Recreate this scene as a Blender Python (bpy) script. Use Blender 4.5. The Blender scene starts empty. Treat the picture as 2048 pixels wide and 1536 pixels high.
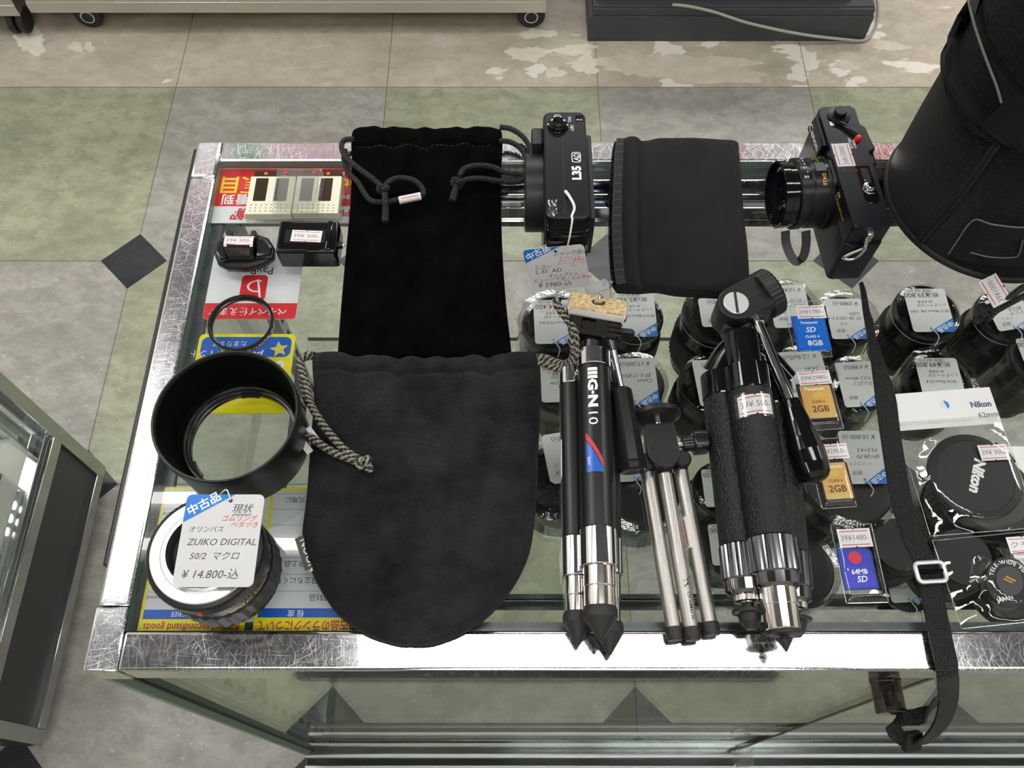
import bpy, bmesh, math, random
from mathutils import Vector as V, Matrix
from math import sin, cos, pi, radians as R, sqrt, exp
random.seed(7)
sc = bpy.context.scene
C = sc.collection
S = 0.001                       # every length below is written in millimetres

# ---------------------------------------------------------------- camera
F = 1740.0; PITCH = R(62.7); H = 1380.0; CT = 800.0     # focal length in pixels, tilt below horizontal, eye height, counter height
cd = bpy.data.cameras.new('camera'); cam = bpy.data.objects.new('camera', cd); C.objects.link(cam)
cd.sensor_width = 36.0; cd.lens = F / 2048 * 36; cd.clip_start = .01; cd.clip_end = 50
cam.location = (0, 0, H * S); cam.rotation_euler = (pi / 2 - PITCH, 0, 0)
sc.camera = cam
# ---------------------------------------------------------------- world, exposure
w = bpy.data.worlds.new('world'); sc.world = w; w.use_nodes = True
w.node_tree.nodes['Background'].inputs[0].default_value = (.8, .85, .9, 1)
w.node_tree.nodes['Background'].inputs[1].default_value = .05
sc.view_settings.view_transform = 'Standard'; sc.view_settings.look = 'None'
sc.view_settings.gamma = 1; sc.view_settings.use_curve_mapping = False
sc.view_settings.exposure = 0.0
sc.cycles.transparent_max_bounces = 32
sc.cycles.max_bounces = 10
LIGHT = 16.5                    # emission of the ceiling tubes

# ---------------------------------------------------------------- geometry helpers
def W(px, py, z=0):
    """the point of the shop that is seen at a pixel, z millimetres above the counter top"""
    u, v = px - 1024, py - 768
    d = H - CT - z
    den = F * sin(PITCH) + v * cos(PITCH)
    return V((d * u / den, d * (F * cos(PITCH) - v * sin(PITCH)) / den, CT + z))

def ray(px, py):
    u, v = px - 1024, py - 768
    return V((0, 0, H)), V((u, F * cos(PITCH) - v * sin(PITCH), -(F * sin(PITCH) + v * cos(PITCH)))).normalized()

def cr(pts, n=8, closed=False):
    """smooth curve through points (any dimension)"""
    P = [V(p) for p in pts]; out = []
    m = len(P); rng = m if closed else m - 1
    for i in range(rng):
        p1, p2 = P[i], P[(i + 1) % m]
        p0 = P[i - 1] if (closed or i > 0) else p1 * 2 - p2
        p3 = P[(i + 2) % m] if (closed or i + 2 < m) else p2 * 2 - p1
        for k in range(n):
            t = k / n
            out.append(.5 * (2 * p1 + (p2 - p0) * t + (2 * p0 - 5 * p1 + 4 * p2 - p3) * t * t + (3 * p1 - p0 - 3 * p2 + p3) * t ** 3))
    if not closed: out.append(P[-1])
    return out

def rr(x0, y0, x1, y1, r, n=5):
    o = []
    for cx, cy, a in ((x1 - r, y1 - r, 0), (x0 + r, y1 - r, 90), (x0 + r, y0 + r, 180), (x1 - r, y0 + r, 270)):
        for k in range(n + 1):
            t = R(a + 90 * k / n); o.append((cx + r * cos(t), cy + r * sin(t)))
    return o

def circ(cx, cy, r, n=24, ry=None):
    return [(cx + r * cos(2 * pi * k / n), cy + (ry or r) * sin(2 * pi * k / n)) for k in range(n)]

def basis(d, hint=(0, 0, 1)):
    d = V(d).normalized(); h = V(hint)
    if abs(d.dot(h.normalized())) > .98: h = V((1, 0, 0))
    x = h.cross(d).normalized(); y = d.cross(x)
    return x, y, d

def frame(o, xd, yd):
    o = V(o); x = V(xd).normalized(); y = V(yd); y = (y - x * y.dot(x)).normalized(); n = x.cross(y)
    return lambda a, b, c=0: o + x * a + y * b + n * c

def axis(o, d, hint=(0, 0, 1)):
    """frame whose third axis is d"""
    x, y, d = basis(d, hint); o = V(o)
    return lambda a, b, c=0: o + x * a + y * b + d * c

FLAT = lambda a, b, c=0: V((a, b, c))
_txt = {}
def text_mesh(s, bold=0.0, shear=0.0):
    k = (s, bold, shear)
    if k not in _txt:
        c = bpy.data.curves.new('lettering', 'FONT'); c.body = s; c.resolution_u = 2; c.offset = bold; c.shear = shear
        o = bpy.data.objects.new('lettering', c); C.objects.link(o)
        dg = bpy.context.evaluated_depsgraph_get()
        m = bpy.data.meshes.new_from_object(o.evaluated_get(dg))
        vs = [tuple(v.co) for v in m.vertices]; fs = [tuple(p.vertices) for p in m.polygons]
        bpy.data.objects.remove(o); bpy.data.curves.remove(c); bpy.data.meshes.remove(m)
        xs = [v[0] for v in vs] or [0, 1]
        _txt[k] = (vs, fs, min(xs), max(xs))
    return _txt[k]

def finer(vs, fs, lim):
    """letters with short edges, for bending round a wall"""
    bm = bmesh.new(); bv = [bm.verts.new(v) for v in vs]
    for f in fs:
        try: bm.faces.new([bv[i] for i in f])
        except ValueError: pass
    for _ in range(4):
        bmesh.ops.triangulate(bm, faces=bm.faces[:])
        e = [q for q in bm.edges if q.calc_length() > lim]
        if not e: break
        bmesh.ops.subdivide_edges(bm, edges=e, cuts=1)
    bmesh.ops.triangulate(bm, faces=bm.faces[:]); bm.verts.index_update()
    out = [tuple(v.co) for v in bm.verts], [[v.index for v in f.verts] for f in bm.faces]; bm.free(); return out

class MB:
    def __init__(s): s.v = []; s.f = []; s.m = []; s.sm = []; s.uv = []; s.mats = []
    def mi(s, m):
        if m not in s.mats: s.mats.append(m)
        return s.mats.index(m)
    def add(s, vs, fs, mat, smooth=False, fn=None, uvs=None):
        b = len(s.v); i = s.mi(mat)
        s.v += [fn(*p) if fn else V(p) for p in vs]
        for k, f in enumerate(fs):
            s.f.append([b + q for q in f]); s.m.append(i); s.sm.append(smooth[k] if isinstance(smooth, list) else smooth)
            s.uv.append([uvs[q] for q in f] if uvs else None)
        return s
    def box(s, x0, y0, z0, x1, y1, z1, mat, bev=0, fn=None, seg=2):
        bm = bmesh.new(); bmesh.ops.create_cube(bm, size=1)
        for v in bm.verts:
            v.co = V((x0 + (v.co.x + .5) * (x1 - x0), y0 + (v.co.y + .5) * (y1 - y0), z0 + (v.co.z + .5) * (z1 - z0)))
        if bev: bmesh.ops.bevel(bm, geom=bm.edges[:], offset=bev, segments=seg, affect='EDGES', profile=.5)
        bm.verts.index_update()
        bm.normal_update(); s.add([tuple(v.co) for v in bm.verts], [[v.index for v in f.verts] for f in bm.faces], mat, [max(abs(c) for c in f.normal) < .995 for f in bm.faces], fn); bm.free()
        return s
    def prism(s, pts, z0, z1, mat, bev=0, fn=None, smooth=False, seg=2):
        if sum(a[0] * b[1] - b[0] * a[1] for a, b in zip(pts, list(pts[1:]) + [pts[0]])) < 0: pts = list(pts)[::-1]
        bm = bmesh.new()
        lo = [bm.verts.new((p[0], p[1], z0)) for p in pts]; hi = [bm.verts.new((p[0], p[1], z1)) for p in pts]
        n = len(pts)
        bm.faces.new(lo[::-1]); bm.faces.new(hi)
        for i in range(n): bm.faces.new((lo[i], lo[(i + 1) % n], hi[(i + 1) % n], hi[i]))
        if bev:
            es = [e for e in bm.edges if abs(e.verts[0].co.z - e.verts[1].co.z) < 1e-6]
            bmesh.ops.bevel(bm, geom=es, offset=bev, segments=seg, affect='EDGES', profile=.5, clamp_overlap=True)
        bm.verts.index_update()
        bm.normal_update(); s.add([tuple(v.co) for v in bm.verts], [[v.index for v in f.verts] for f in bm.faces], mat, [(smooth or bool(bev)) and abs(f.normal.z) < .995 for f in bm.faces], fn); bm.free()
        return s
    def poly(s, pts, z, mat, fn=None):
        if sum(a[0] * b[1] - b[0] * a[1] for a, b in zip(pts, list(pts[1:]) + [pts[0]])) < 0: pts = list(pts)[::-1]
        return s.add([(p[0], p[1], z) for p in pts], [list(range(len(pts)))], mat, False, fn)
    def ring(s, a, b, z, mat, fn=None):
        n = len(a)
        return s.add([(p[0], p[1], z) for p in a] + [(p[0], p[1], z) for p in b], [[i, (i + 1) % n, n + (i + 1) % n, n + i] for i in range(n)], mat, False, fn)
    def quad(s, x0, y0, x1, y1, z, mat, fn=None, nx=1, ny=1):
        vs = [(x0 + (x1 - x0) * i / nx, y0 + (y1 - y0) * j / ny, z) for j in range(ny + 1) for i in range(nx + 1)]
        fs = [[j * (nx + 1) + i, j * (nx + 1) + i + 1, (j + 1) * (nx + 1) + i + 1, (j + 1) * (nx + 1) + i] for j in range(ny) for i in range(nx)]
        return s.add(vs, fs, mat, nx * ny > 1, fn)
    def lathe(s, prof, mat, fn=None, n=48, smooth=True, flute=None):
        """prof: (radius, height) or (radius, height, material)"""
        for a, b in zip(prof, prof[1:]):
            m = b[2] if len(b) > 2 else mat
            vs = []
            for r_, z in ((a[0], a[1]), (b[0], b[1])):
                for k in range(n):
                    rk = r_ * (flute(k) if flute else 1)
                    vs.append((rk * cos(2 * pi * k / n), rk * sin(2 * pi * k / n), z))
            uvs = [(k / n * 2, q[1] * .01) for q in (a, b) for k in range(n)]
            s.add(vs, [[k, (k + 1) % n, n + (k + 1) % n, n + k] for k in range(n)], m, smooth, fn, uvs)
        return s
    def cyl(s, p0, p1, r0, r1=None, mat=None, n=28, bev=0, flute=None):
        p0, p1 = V(p0), V(p1); r1 = r0 if r1 is None else r1; l = (p1 - p0).length
        pr = [(0.001, 0), (r0 - bev, 0), (r0, bev), (r1, l - bev), (r1 - bev, l), (0.001, l)] if bev else [(0.001, 0), (r0, 0), (r0, 0), (r1, l), (r1, l), (0.001, l)]
        return s.lathe(pr, mat, axis(p0, p1 - p0), n, True, flute)
    def tube(s, path, r, mat, n=10, closed=False, cap=True, flat=1.0, hint=(0, 0, 1)):
        P = [V(p) for p in path]; m = len(P); vs = []; uvs = []; dist = 0; prev = None
        for i, p in enumerate(P):
            t = (P[(i + 1) % m] - P[i - 1]) if (closed or 0 < i < m - 1) else (P[1] - P[0] if i == 0 else P[-1] - P[-2])
            t = t.normalized() if t.length > 1e-9 else V((1, 0, 0))
            if prev is None: x, y, _ = basis(t, hint)
            else:
                x = prev - t * prev.dot(t)
                x = x.normalized() if x.length > 1e-6 else basis(t)[0]
                y = t.cross(x)
            prev = x
            if i: dist += (p - P[i - 1]).length
            ri = r(i / (m - 1)) if callable(r) else r
            for k in range(n + 1):
                a = 2 * pi * k / n
                vs.append(p + x * ri * cos(a) + y * ri * flat * sin(a)); uvs.append((k / n, dist / 10))
        N = n + 1; fs = []
        for i in range(m if closed else m - 1):
            for k in range(n):
                j = (i + 1) % m
                fs.append([i * N + k, i * N + k + 1, j * N + k + 1, j * N + k])
        s.add([tuple(v) for v in vs], fs, mat, True, None, uvs)
        if cap and not closed:
            s.add([tuple(v) for v in vs[:n]], [list(range(n))[::-1]], mat); s.add([tuple(v) for v in vs[-N:-1]], [list(range(n))], mat)
        return s
    def strip(s, path, wdir, wid, thick, mat):
        """a flat band along a path; wdir = across direction (vector or list), rectangular section"""
        P = [V(p) for p in path]; m = len(P); vs = []; uvs = []; dist = 0
        for i, p in enumerate(P):
            t = (P[min(i + 1, m - 1)] - P[max(i - 1, 0)]).normalized()
            x = V(wdir[i] if isinstance(wdir, list) else wdir); x = (x - t * x.dot(t)).normalized(); nn = x.cross(t)
            wi = wid[i] if isinstance(wid, list) else wid
            if i: dist += (p - P[i - 1]).length
            for a, b in ((-1, -1), (1, -1), (1, 1), (-1, 1)):
                vs.append(tuple(p + x * a * wi / 2 + nn * b * thick / 2)); uvs.append(((a + 1) / 2 * wi / 10, dist / 10))
        fs = []
        for i in range(m - 1):
            for k in range(4):
                fs.append([i * 4 + k, i * 4 + (k + 1) % 4, i * 4 + 4 + (k + 1) % 4, i * 4 + 4 + k])
        fs += [[3, 2, 1, 0], [m * 4 - 4 + k for k in range(4)]]
        return s.add(vs, fs, mat, False, None, uvs)
    def text(s, t, x, y, size, mat, fn=None, z=.15, rot=0, align='L', bold=0.0, shear=0.0, sx=1.0, fit=None, cut=0):
        vs, fs, a, b = text_mesh(t, bold, shear)
        if cut: vs, fs = finer(vs, fs, cut / (size / .72))
        k = size / .72
        if fit: sx = fit / ((b - a) * k)
        off = {'L': -a, 'C': -(a + b) / 2, 'R': -b}[align]
        c_, s_ = cos(R(rot)), sin(R(rot)); out = []
        for p in vs:
            px, py = (p[0] + off) * k * sx, p[1] * k
            out.append((x + px * c_ - py * s_, y + px * s_ + py * c_, z))
        return s.add(out, fs, mat, False, fn)
    def build(s, name, parent=None, label=None, loc=None, **props):
        me = bpy.data.meshes.new(name)
        me.from_pydata([tuple(V(v) * S) for v in s.v], [], s.f)
        for m in s.mats: me.materials.append(MATS[m])
        me.polygons.foreach_set('material_index', s.m); me.polygons.foreach_set('use_smooth', s.sm)
        if any(s.uv):
            ul = me.uv_layers.new(name='uv'); i = 0
            for f, u in zip(s.f, s.uv):
                for q in range(len(f)):
                    if u: ul.data[i].uv = u[q]
                    i += 1
        me.validate(); me.update()
        try: me.set_sharp_from_angle(angle=R(38))
        except Exception: pass
        me.polygons.foreach_set('use_smooth', s.sm); me.update()
        o = bpy.data.objects.new(name, me); C.objects.link(o)
        if parent: o.parent = parent
        if loc is not None: o.location = V(loc) * S
        if label: o['label'] = label
        for k, v in props.items(): o[k] = v
        return o

def thing(name, label, cat, loc, group=None):
    o = bpy.data.objects.new(name, None); C.objects.link(o); o.empty_display_size = .02
    o.location = V(loc) * S; o['label'] = label; o['category'] = cat
    if group: o['group'] = group
    return o

def local(loc):
    q = V(loc)
    return lambda px, py, z=0: W(px, py, z) - q

# ---------------------------------------------------------------- materials
MATS = {}
class NT:
    def __init__(s, name):
        m = bpy.data.materials.new(name); m.use_nodes = True; s.m = m; s.t = m.node_tree; s.t.nodes.clear()
        s.out = s.n('ShaderNodeOutputMaterial'); MATS[name] = m
    def n(s, typ, ins=None, **kw):
        o = s.t.nodes.new(typ)
        for k, v in kw.items(): setattr(o, k, v)
        for k, v in (ins or {}).items(): s.set(o, k, v)
        return o
    def set(s, o, k, v):
        i = o.inputs[k]
        if hasattr(v, 'is_output') or isinstance(v, bpy.types.NodeSocket): s.t.links.new(v, i)
        else: i.default_value = v
    def math(s, op, a, b=0.0, c=None, clamp=False):
        o = s.n('ShaderNodeMath', operation=op, use_clamp=clamp); s.set(o, 0, a); s.set(o, 1, b)
        if c is not None: s.set(o, 2, c)
        return o.outputs[0]
    def mix(s, fac, a, b):
        o = s.n('ShaderNodeMix', data_type='RGBA'); s.set(o, 0, fac); s.set(o, 6, a); s.set(o, 7, b); return o.outputs[2]
    def ramp(s, x, lo, hi, a=0.0, b=1.0):
        o = s.n('ShaderNodeMapRange', {0: x, 1: lo, 2: hi, 3: a, 4: b}); return o.outputs[0]
    def co(s, kind='Object', scale=(1, 1, 1), rot=(0, 0, 0)):
        c = s.n('ShaderNodeTexCoord'); m = s.n('ShaderNodeMapping'); s.t.links.new(c.outputs[kind], m.inputs[0])
        m.inputs['Rotation'].default_value = rot
        if tuple(scale) == (1, 1, 1): return m.outputs[0]
        q = s.n('ShaderNodeMapping', {0: m.outputs[0]}); q.inputs['Scale'].default_value = scale; return q.outputs[0]
    def noise(s, vec, scale, detail=4, rough=.55, dist=0):
        o = s.n('ShaderNodeTexNoise', {'Vector': vec, 'Scale': scale, 'Detail': detail, 'Roughness': rough, 'Distortion': dist}); return o.outputs[0]
    def bump(s, h, strength, dist=.001):
        o = s.n('ShaderNodeBump', {'Height': h, 'Strength': strength, 'Distance': dist}); return o.outputs[0]
    def pbsdf(s, **k):
        o = s.n('ShaderNodeBsdfPrincipled')
        names = {'col': 'Base Color', 'rough': 'Roughness', 'metal': 'Metallic', 'spec': 'Specular IOR Level', 'normal': 'Normal', 'coat': 'Coat Weight', 'coatr': 'Coat Roughness',
                 'sheen': 'Sheen Weight', 'sheenr': 'Sheen Roughness', 'aniso': 'Anisotropic'}
        for a, v in k.items():
            if v is not None: s.set(o, names[a], v)
        return o.outputs[0]
    def done(s, sh): s.t.links.new(sh, s.out.inputs[0]); return s.m

def rgb(*c):
    """display colour 0-255 to scene colour"""
    f = lambda x: ((x / 255) / 12.92 if x / 255 <= .04045 else ((x / 255 + .055) / 1.055) ** 2.4)
    return (f(c[0]), f(c[1]), f(c[2]), 1)

def mk(name, col, rough=.5, metal=0.0, spec=.5, bump=None, var=None, coat=0.0, sheen=0.0, rvar=None):
    t = NT(name); nrm = None; c = col
    if var:
        x = t.noise(t.co(), var[0], 5, .6)
        k = t.ramp(x, .3, .7, 0, 1)
        c = t.mix(k, tuple(q * (1 - var[1]) for q in col[:3]) + (1,), tuple(min(1, q * (1 + var[1])) for q in col[:3]) + (1,))
    if bump:
        kind, sc_, st = bump[:3]
        if kind == 'noise': h = t.noise(t.co(), sc_, 3)
        elif kind == 'voronoi':
            o = t.n('ShaderNodeTexVoronoi', {'Vector': t.co(), 'Scale': sc_}); h = o.outputs[0]
        elif kind == 'braid':
            u = t.n('ShaderNodeTexCoord').outputs['UV']; sx = t.n('ShaderNodeSeparateXYZ', {0: u})
            a = t.math('SINE', t.math('MULTIPLY', t.math('ADD', t.math('MULTIPLY', sx.outputs[0], 4), t.math('MULTIPLY', sx.outputs[1], sc_)), 2 * pi))
            b = t.math('SINE', t.math('MULTIPLY', t.math('SUBTRACT', t.math('MULTIPLY', sx.outputs[0], 4), t.math('MULTIPLY', sx.outputs[1], sc_)), 2 * pi))
            h = t.math('MAXIMUM', a, b)
        elif kind == 'weave':
            u = t.n('ShaderNodeTexCoord').outputs['UV']; sx = t.n('ShaderNodeSeparateXYZ', {0: u})
            a = t.math('SINE', t.math('MULTIPLY', sx.outputs[0], sc_ * 2 * pi)); b = t.math('SINE', t.math('MULTIPLY', sx.outputs[1], sc_ * 2 * pi))
            h = t.math('MULTIPLY', t.math('ADD', a, 1.2), t.math('ADD', b, 1.2))
        elif kind == 'rib':
            sx = t.n('ShaderNodeSeparateXYZ', {0: t.co()})
            a = t.math('SINE', t.math('MULTIPLY', sx.outputs[2], 2 * pi * sc_)); b = t.math('SINE', t.math('MULTIPLY', t.math('ADD', sx.outputs[0], sx.outputs[1]), 2 * pi * sc_ * 1.2))
            h = t.math('ADD', a, t.math('MULTIPLY', b, .5))
        nrm = t.bump(h, st, bump[3] if len(bump) > 3 else .0006)
    r_ = rough
    if rvar: r_ = t.ramp(t.noise(t.co(), rvar[0], 4), .3, .7, max(.02, rough - rvar[1]), rough + rvar[1])
    return t.done(t.pbsdf(col=c, rough=r_, metal=metal, spec=spec, normal=nrm, coat=coat or None, sheen=sheen or None))

def clear(name, tint=(.96, .98, .97), f0=.04, rough=.02, bump=None, most=.92, haze=0.0, hazecol=(.8, .8, .8, 1)):
    """thin clear sheet: what is behind shows through, the surface mirrors by its viewing angle"""
    t = NT(name); g = t.n('ShaderNodeNewGeometry'); nrm = None
    if bump: nrm = t.bump(t.noise(t.co(), bump[0], 3), bump[1], .001)
    d = t.n('ShaderNodeVectorMath', operation='DOT_PRODUCT'); t.set(d, 0, nrm or g.outputs['Normal']); t.set(d, 1, g.outputs['Incoming'])
    c = t.math('ABSOLUTE', d.outputs['Value'])
    p = t.math('POWER', t.math('SUBTRACT', 1.0, c, clamp=True), 5.0)
    fac = t.math('MINIMUM', t.math('ADD', t.math('MULTIPLY', p, 1 - f0), f0), most)
    tr = t.n('ShaderNodeBsdfTransparent', {0: tint + (1,)})
    gl = t.n('ShaderNodeBsdfGlossy', {'Color': (1, 1, 1, 1), 'Roughness': rough})
    if nrm: t.set(gl, 'Normal', nrm)
    base = tr.outputs[0]
    if haze:
        df = t.n('ShaderNodeBsdfDiffuse', {0: hazecol}); mh = t.n('ShaderNodeMixShader', {0: haze}); t.set(mh, 1, base); t.set(mh, 2, df.outputs[0]); base = mh.outputs[0]
    mx = t.n('ShaderNodeMixShader'); t.set(mx, 0, fac); t.set(mx, 1, base); t.set(mx, 2, gl.outputs[0])
    return t.done(mx.outputs[0])

def steel(name, base=(.74, .74, .76, 1), rough=.2, along=0.0, amount=1.0):
    """polished steel with fine brushing and a web of thin scratches"""
    t = NT(name); tot = None
    for ang, sx, sy, lo in ((along + 3, 34, 3000, .665), (along + 84, 40, 2500, .64), (along + 97, 60, 2800, .65), (along + 121, 48, 2500, .67), (along + 47, 48, 2600, .67), (along + 152, 44, 2500, .67), (along + 70, 18, 1700, .70)):
        x = t.ramp(t.noise(t.co('Object', (sx, sy, sx), (0, 0, R(ang))), 1.0, 1, .5), lo, lo + .05)
        tot = x if tot is None else t.math('MAXIMUM', tot, x)
    patch = t.ramp(t.noise(t.co(), 11, 4), .30, .58, .35, 1)
    k = t.math('MULTIPLY', tot, t.math('MULTIPLY', patch, 0.46 * amount), clamp=True)
    br = t.noise(t.co('Object', (4, 2600, 4), (0, 0, R(along))), 1.0, 2)
    r0 = t.ramp(br, .3, .7, rough * .7, rough * 1.35)
    haze = t.math('MULTIPLY', patch, .05 * amount)
    rough_ = t.math('ADD', t.math('ADD', r0, haze), t.math('MULTIPLY', k, .42), clamp=True)
    col = t.mix(t.math('MULTIPLY', k, .8), base, (.95, .95, .97, 1))
    return t.done(t.pbsdf(col=col, rough=rough_, metal=1.0))

steel('steel_rail', rough=.07, along=0); steel('steel_side', rough=.13, along=90)
steel('steel_dim', (.42, .44, .43, 1), .14, 90, .25)
steel('steel_cabinet', (.66, .65, .62, 1), .34, 0, .08)
mk('flange', (.86, .86, .86, 1), .33, 1.0)
mk('chrome', (.78, .78, .80, 1), .07, 1.0); mk('chrome_warm', (.80, .76, .72, 1), .10, 1.0)
mk('chrome_dark', (.20, .20, .21, 1), .12, 1.0)
mk('silver_satin', (.46, .44, .41, 1), .40, 1.0, bump=('noise', 2500, .05))
mk('white_metal', (.75, .75, .74, 1), .35, .6)
mk('lip_grey', (.10, .11, .11, 1), .35, .4, var=(60, .3))
mk('black_gasket', (.010, .010, .010, 1), .35)
mk('black_gloss', (.005, .005, .006, 1), .07, spec=.45)
mk('black_semi', (.010, .010, .011, 1), .22)
mk('black_plastic', (.010, .010, .011, 1), .38, spec=.4, bump=('noise', 3000, .08))
mk('camera_black', (.007, .008, .011, 1), .28, spec=.3, bump=('noise', 2500, .05))
mk('black_matte', (.010, .010, .010, 1), .6)
mk('black_rubber', (.016, .016, .016, 1), .55)
mk('black_flock', (.002, .002, .002, 1), .95, spec=.1)
mk('black_satin_tube', (.010, .010, .011, 1), .33, spec=.4, bump=('noise', 4000, .05))
mk('leatherette', (.009, .009, .010, 1), .40, spec=.35, bump=('voronoi', 620, .9, .0007))
mk('grey_plastic', (.05, .052, .055, 1), .45); mk('dark_grey', (.025, .026, .028, 1), .5)
mk('velvet', (.0015, .0015, .0016, 1), .95, spec=.03, var=(60, .8), bump=('noise', 500, .8, .0015), sheen=.006)
mk('suede', (.0135, .0145, .0155, 1), .9, spec=.10, var=(34, .7), bump=('noise', 420, 1.0, .002), sheen=.05)
mk('jersey', (.0115, .0112, .0118, 1), .85, spec=.15, var=(40, .25), bump=('rib', 700, .5, .0006), sheen=.05)
mk('pouch_trim', (.0085, .008, .009, 1), .6, bump=('noise', 900, .3))
mk('cord_black', (.011, .011, .011, 1), .6, bump=('braid', 3.2, .9, .0009))
mk('webbing', (.013, .013, .014, 1), .42, bump=('weave', 6, .9, .0006))
mk('bag_nylon', (.0034, .0034, .0038, 1), .5, spec=.3, bump=('rib', 720, .9, .0008))
mk('bag_leather', (.0055, .0055, .006, 1), .5, spec=.35, bump=('voronoi', 900, .15))
mk('piping_grey', (.12, .13, .125, 1), .6); mk('thread', (.03, .03, .03, 1), .7)
mk('paper', rgb(206, 206, 208), .55); mk('paper_warm', rgb(216, 216, 216), .5); mk('sticker', rgb(222, 221, 222), .4)
mk('tag_dim', rgb(206, 208, 208), .5)
mk('ink_black', (.015, .015, .017, 1), .6); mk('ink_grey', rgb(120, 120, 124), .6); mk('ink_pencil', rgb(78, 78, 84), .6)
mk('ink_red', rgb(205, 45, 58), .5); mk('ink_redpen', rgb(200, 70, 78), .5); mk('ink_blue', rgb(28, 118, 206), .4); mk('ink_navy', rgb(20, 60, 150), .4)
mk('ink_white', rgb(238, 238, 238), .45); mk('sign_red', rgb(222, 42, 48), .3); mk('sign_yellow', rgb(232, 222, 30), .3); mk('text_yellow', rgb(248, 214, 20), .3)
mk('sign_white', rgb(232, 233, 236), .3); mk('sign_grey', rgb(205, 208, 212), .3); mk('sign_blue', rgb(28, 92, 190), .3); mk('sign_black', (.01, .01, .012, 1), .35)
mk('star_yellow', rgb(226, 208, 90), .3); mk('ink_purple', rgb(70, 66, 110), .4); mk('ink_gold', rgb(214, 168, 50), .35, .3); mk('ink_green', rgb(60, 160, 80), .4)
mk('red_button', rgb(205, 20, 30), .2); mk('orange_mark', rgb(220, 90, 40), .4)
mk('cream', rgb(222, 220, 198), .4); mk('brown_window', (.045, .026, .020, 1), .08); mk('cork', rgb(196, 170, 126), .8, var=(330, .6), bump=('voronoi', 450, .6))
mk('sd_gold', rgb(226, 180, 104), .3, .2); mk('sd_gold_dark', rgb(96, 62, 22), .5); mk('sd_cyan', rgb(40, 130, 245), .28, .35); mk('sd_blue', rgb(58, 58, 190), .25, .2)
mk('white_plastic', rgb(214, 214, 214), .4); mk('white_cord', rgb(225, 226, 226), .6); mk('cable', rgb(170, 166, 156), .5)
mk('tape_shine', (.02, .02, .02, 1), .12)
mk('plinth', rgb(64, 67, 72), .5, var=(14, .12)); mk('panel_dark', rgb(48, 51, 52), .45); mk('deck_white', rgb(200, 198, 190), .5)
mk('wall_paint', rgb(225, 223, 216), .8); mk('ceiling_paint', rgb(112, 114, 120), .85); mk('housing', rgb(235, 235, 235), .4)
mk('smoky', (.06, .05, .045, 1), .12); mk('lens_glass', (.004, .004, .010, 1), .03, coat=.5)
mk('banner_white', rgb(225, 220, 226), .5); mk('banner_pink', rgb(226, 120, 126), .5); mk('banner_blue', rgb(50, 84, 170), .5); mk('banner_orange', rgb(226, 110, 60), .5); mk('banner_red', rgb(210, 40, 44), .5); mk('banner_green', rgb(80, 150, 90), .5)
mk('case_wall', rgb(168, 170, 164), .4)
clear('counter_glass', (.90, .92, .912), .045, .01)
clear('pane_glass', (.87, .905, .89), .05, .01, most=.5)
clear('shelf_glass', (.93, .96, .945), .04, .02)
clear('filter_glass', (.97, .96, .965), .03, .01)
clear('acrylic', (.95, .955, .94), .06, .05, haze=.05)
clear('acrylic_smoke', (.34, .30, .27), .06, .06)
clear('film', (.965, .97, .97), .06, .035, bump=(28, .3))
clear('film_edge', (.80, .82, .82), .25, .15, haze=.25)
clear('tape', (.92, .92, .92), .06, .10, bump=(160, .25))
clear('lens_wrap', (.88, .89, .89), .08, .08, bump=(110, .5))
clear('pull_tab', (.85, .86, .85), .12, .15, haze=.35)
mk('label_grey', rgb(78, 76, 68), .7); mk('tile_worn', rgb(216, 208, 194), .5, var=(40, .08)); mk('tile_scuffed', rgb(204, 194, 178), .42, var=(26, .12)); mk('reflection_dark', (.012, .012, .014, 1), .7, bump=('noise', 300, .3))
mk('pane_channel', rgb(120, 134, 122), .4)
t = NT('glass_edge'); t.done(t.pbsdf(col=(.16, .23, .20, 1), rough=.15))
t = NT('tube_light'); e = t.n('ShaderNodeEmission', {0: (1.0, .985, .95, 1), 1: LIGHT}); t.done(e.outputs[0])
# olive and grey braided cord
t = NT('cord_camo'); u = t.n('ShaderNodeTexCoord').outputs['UV']; sx = t.n('ShaderNodeSeparateXYZ', {0: u})
ua = t.math('MULTIPLY', sx.outputs[0], 3.0); va = t.math('MULTIPLY', sx.outputs[1], 2.1)
a = t.math('SINE', t.math('MULTIPLY', t.math('ADD', ua, va), 2 * pi)); b = t.math('SINE', t.math('MULTIPLY', t.math('SUBTRACT', ua, va), 2 * pi))
h = t.math('MAXIMUM', a, b); nz = t.noise(t.co('UV', (9, 3, 1)), 2.0, 2)
k = t.ramp(t.math('ADD', t.math('MULTIPLY', a, .16), nz), .42, .62)
t.done(t.pbsdf(col=t.mix(k, (.018, .018, .013, 1), (.36, .345, .28, 1)), rough=.6, normal=t.bump(h, .9, .0012)))
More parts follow.
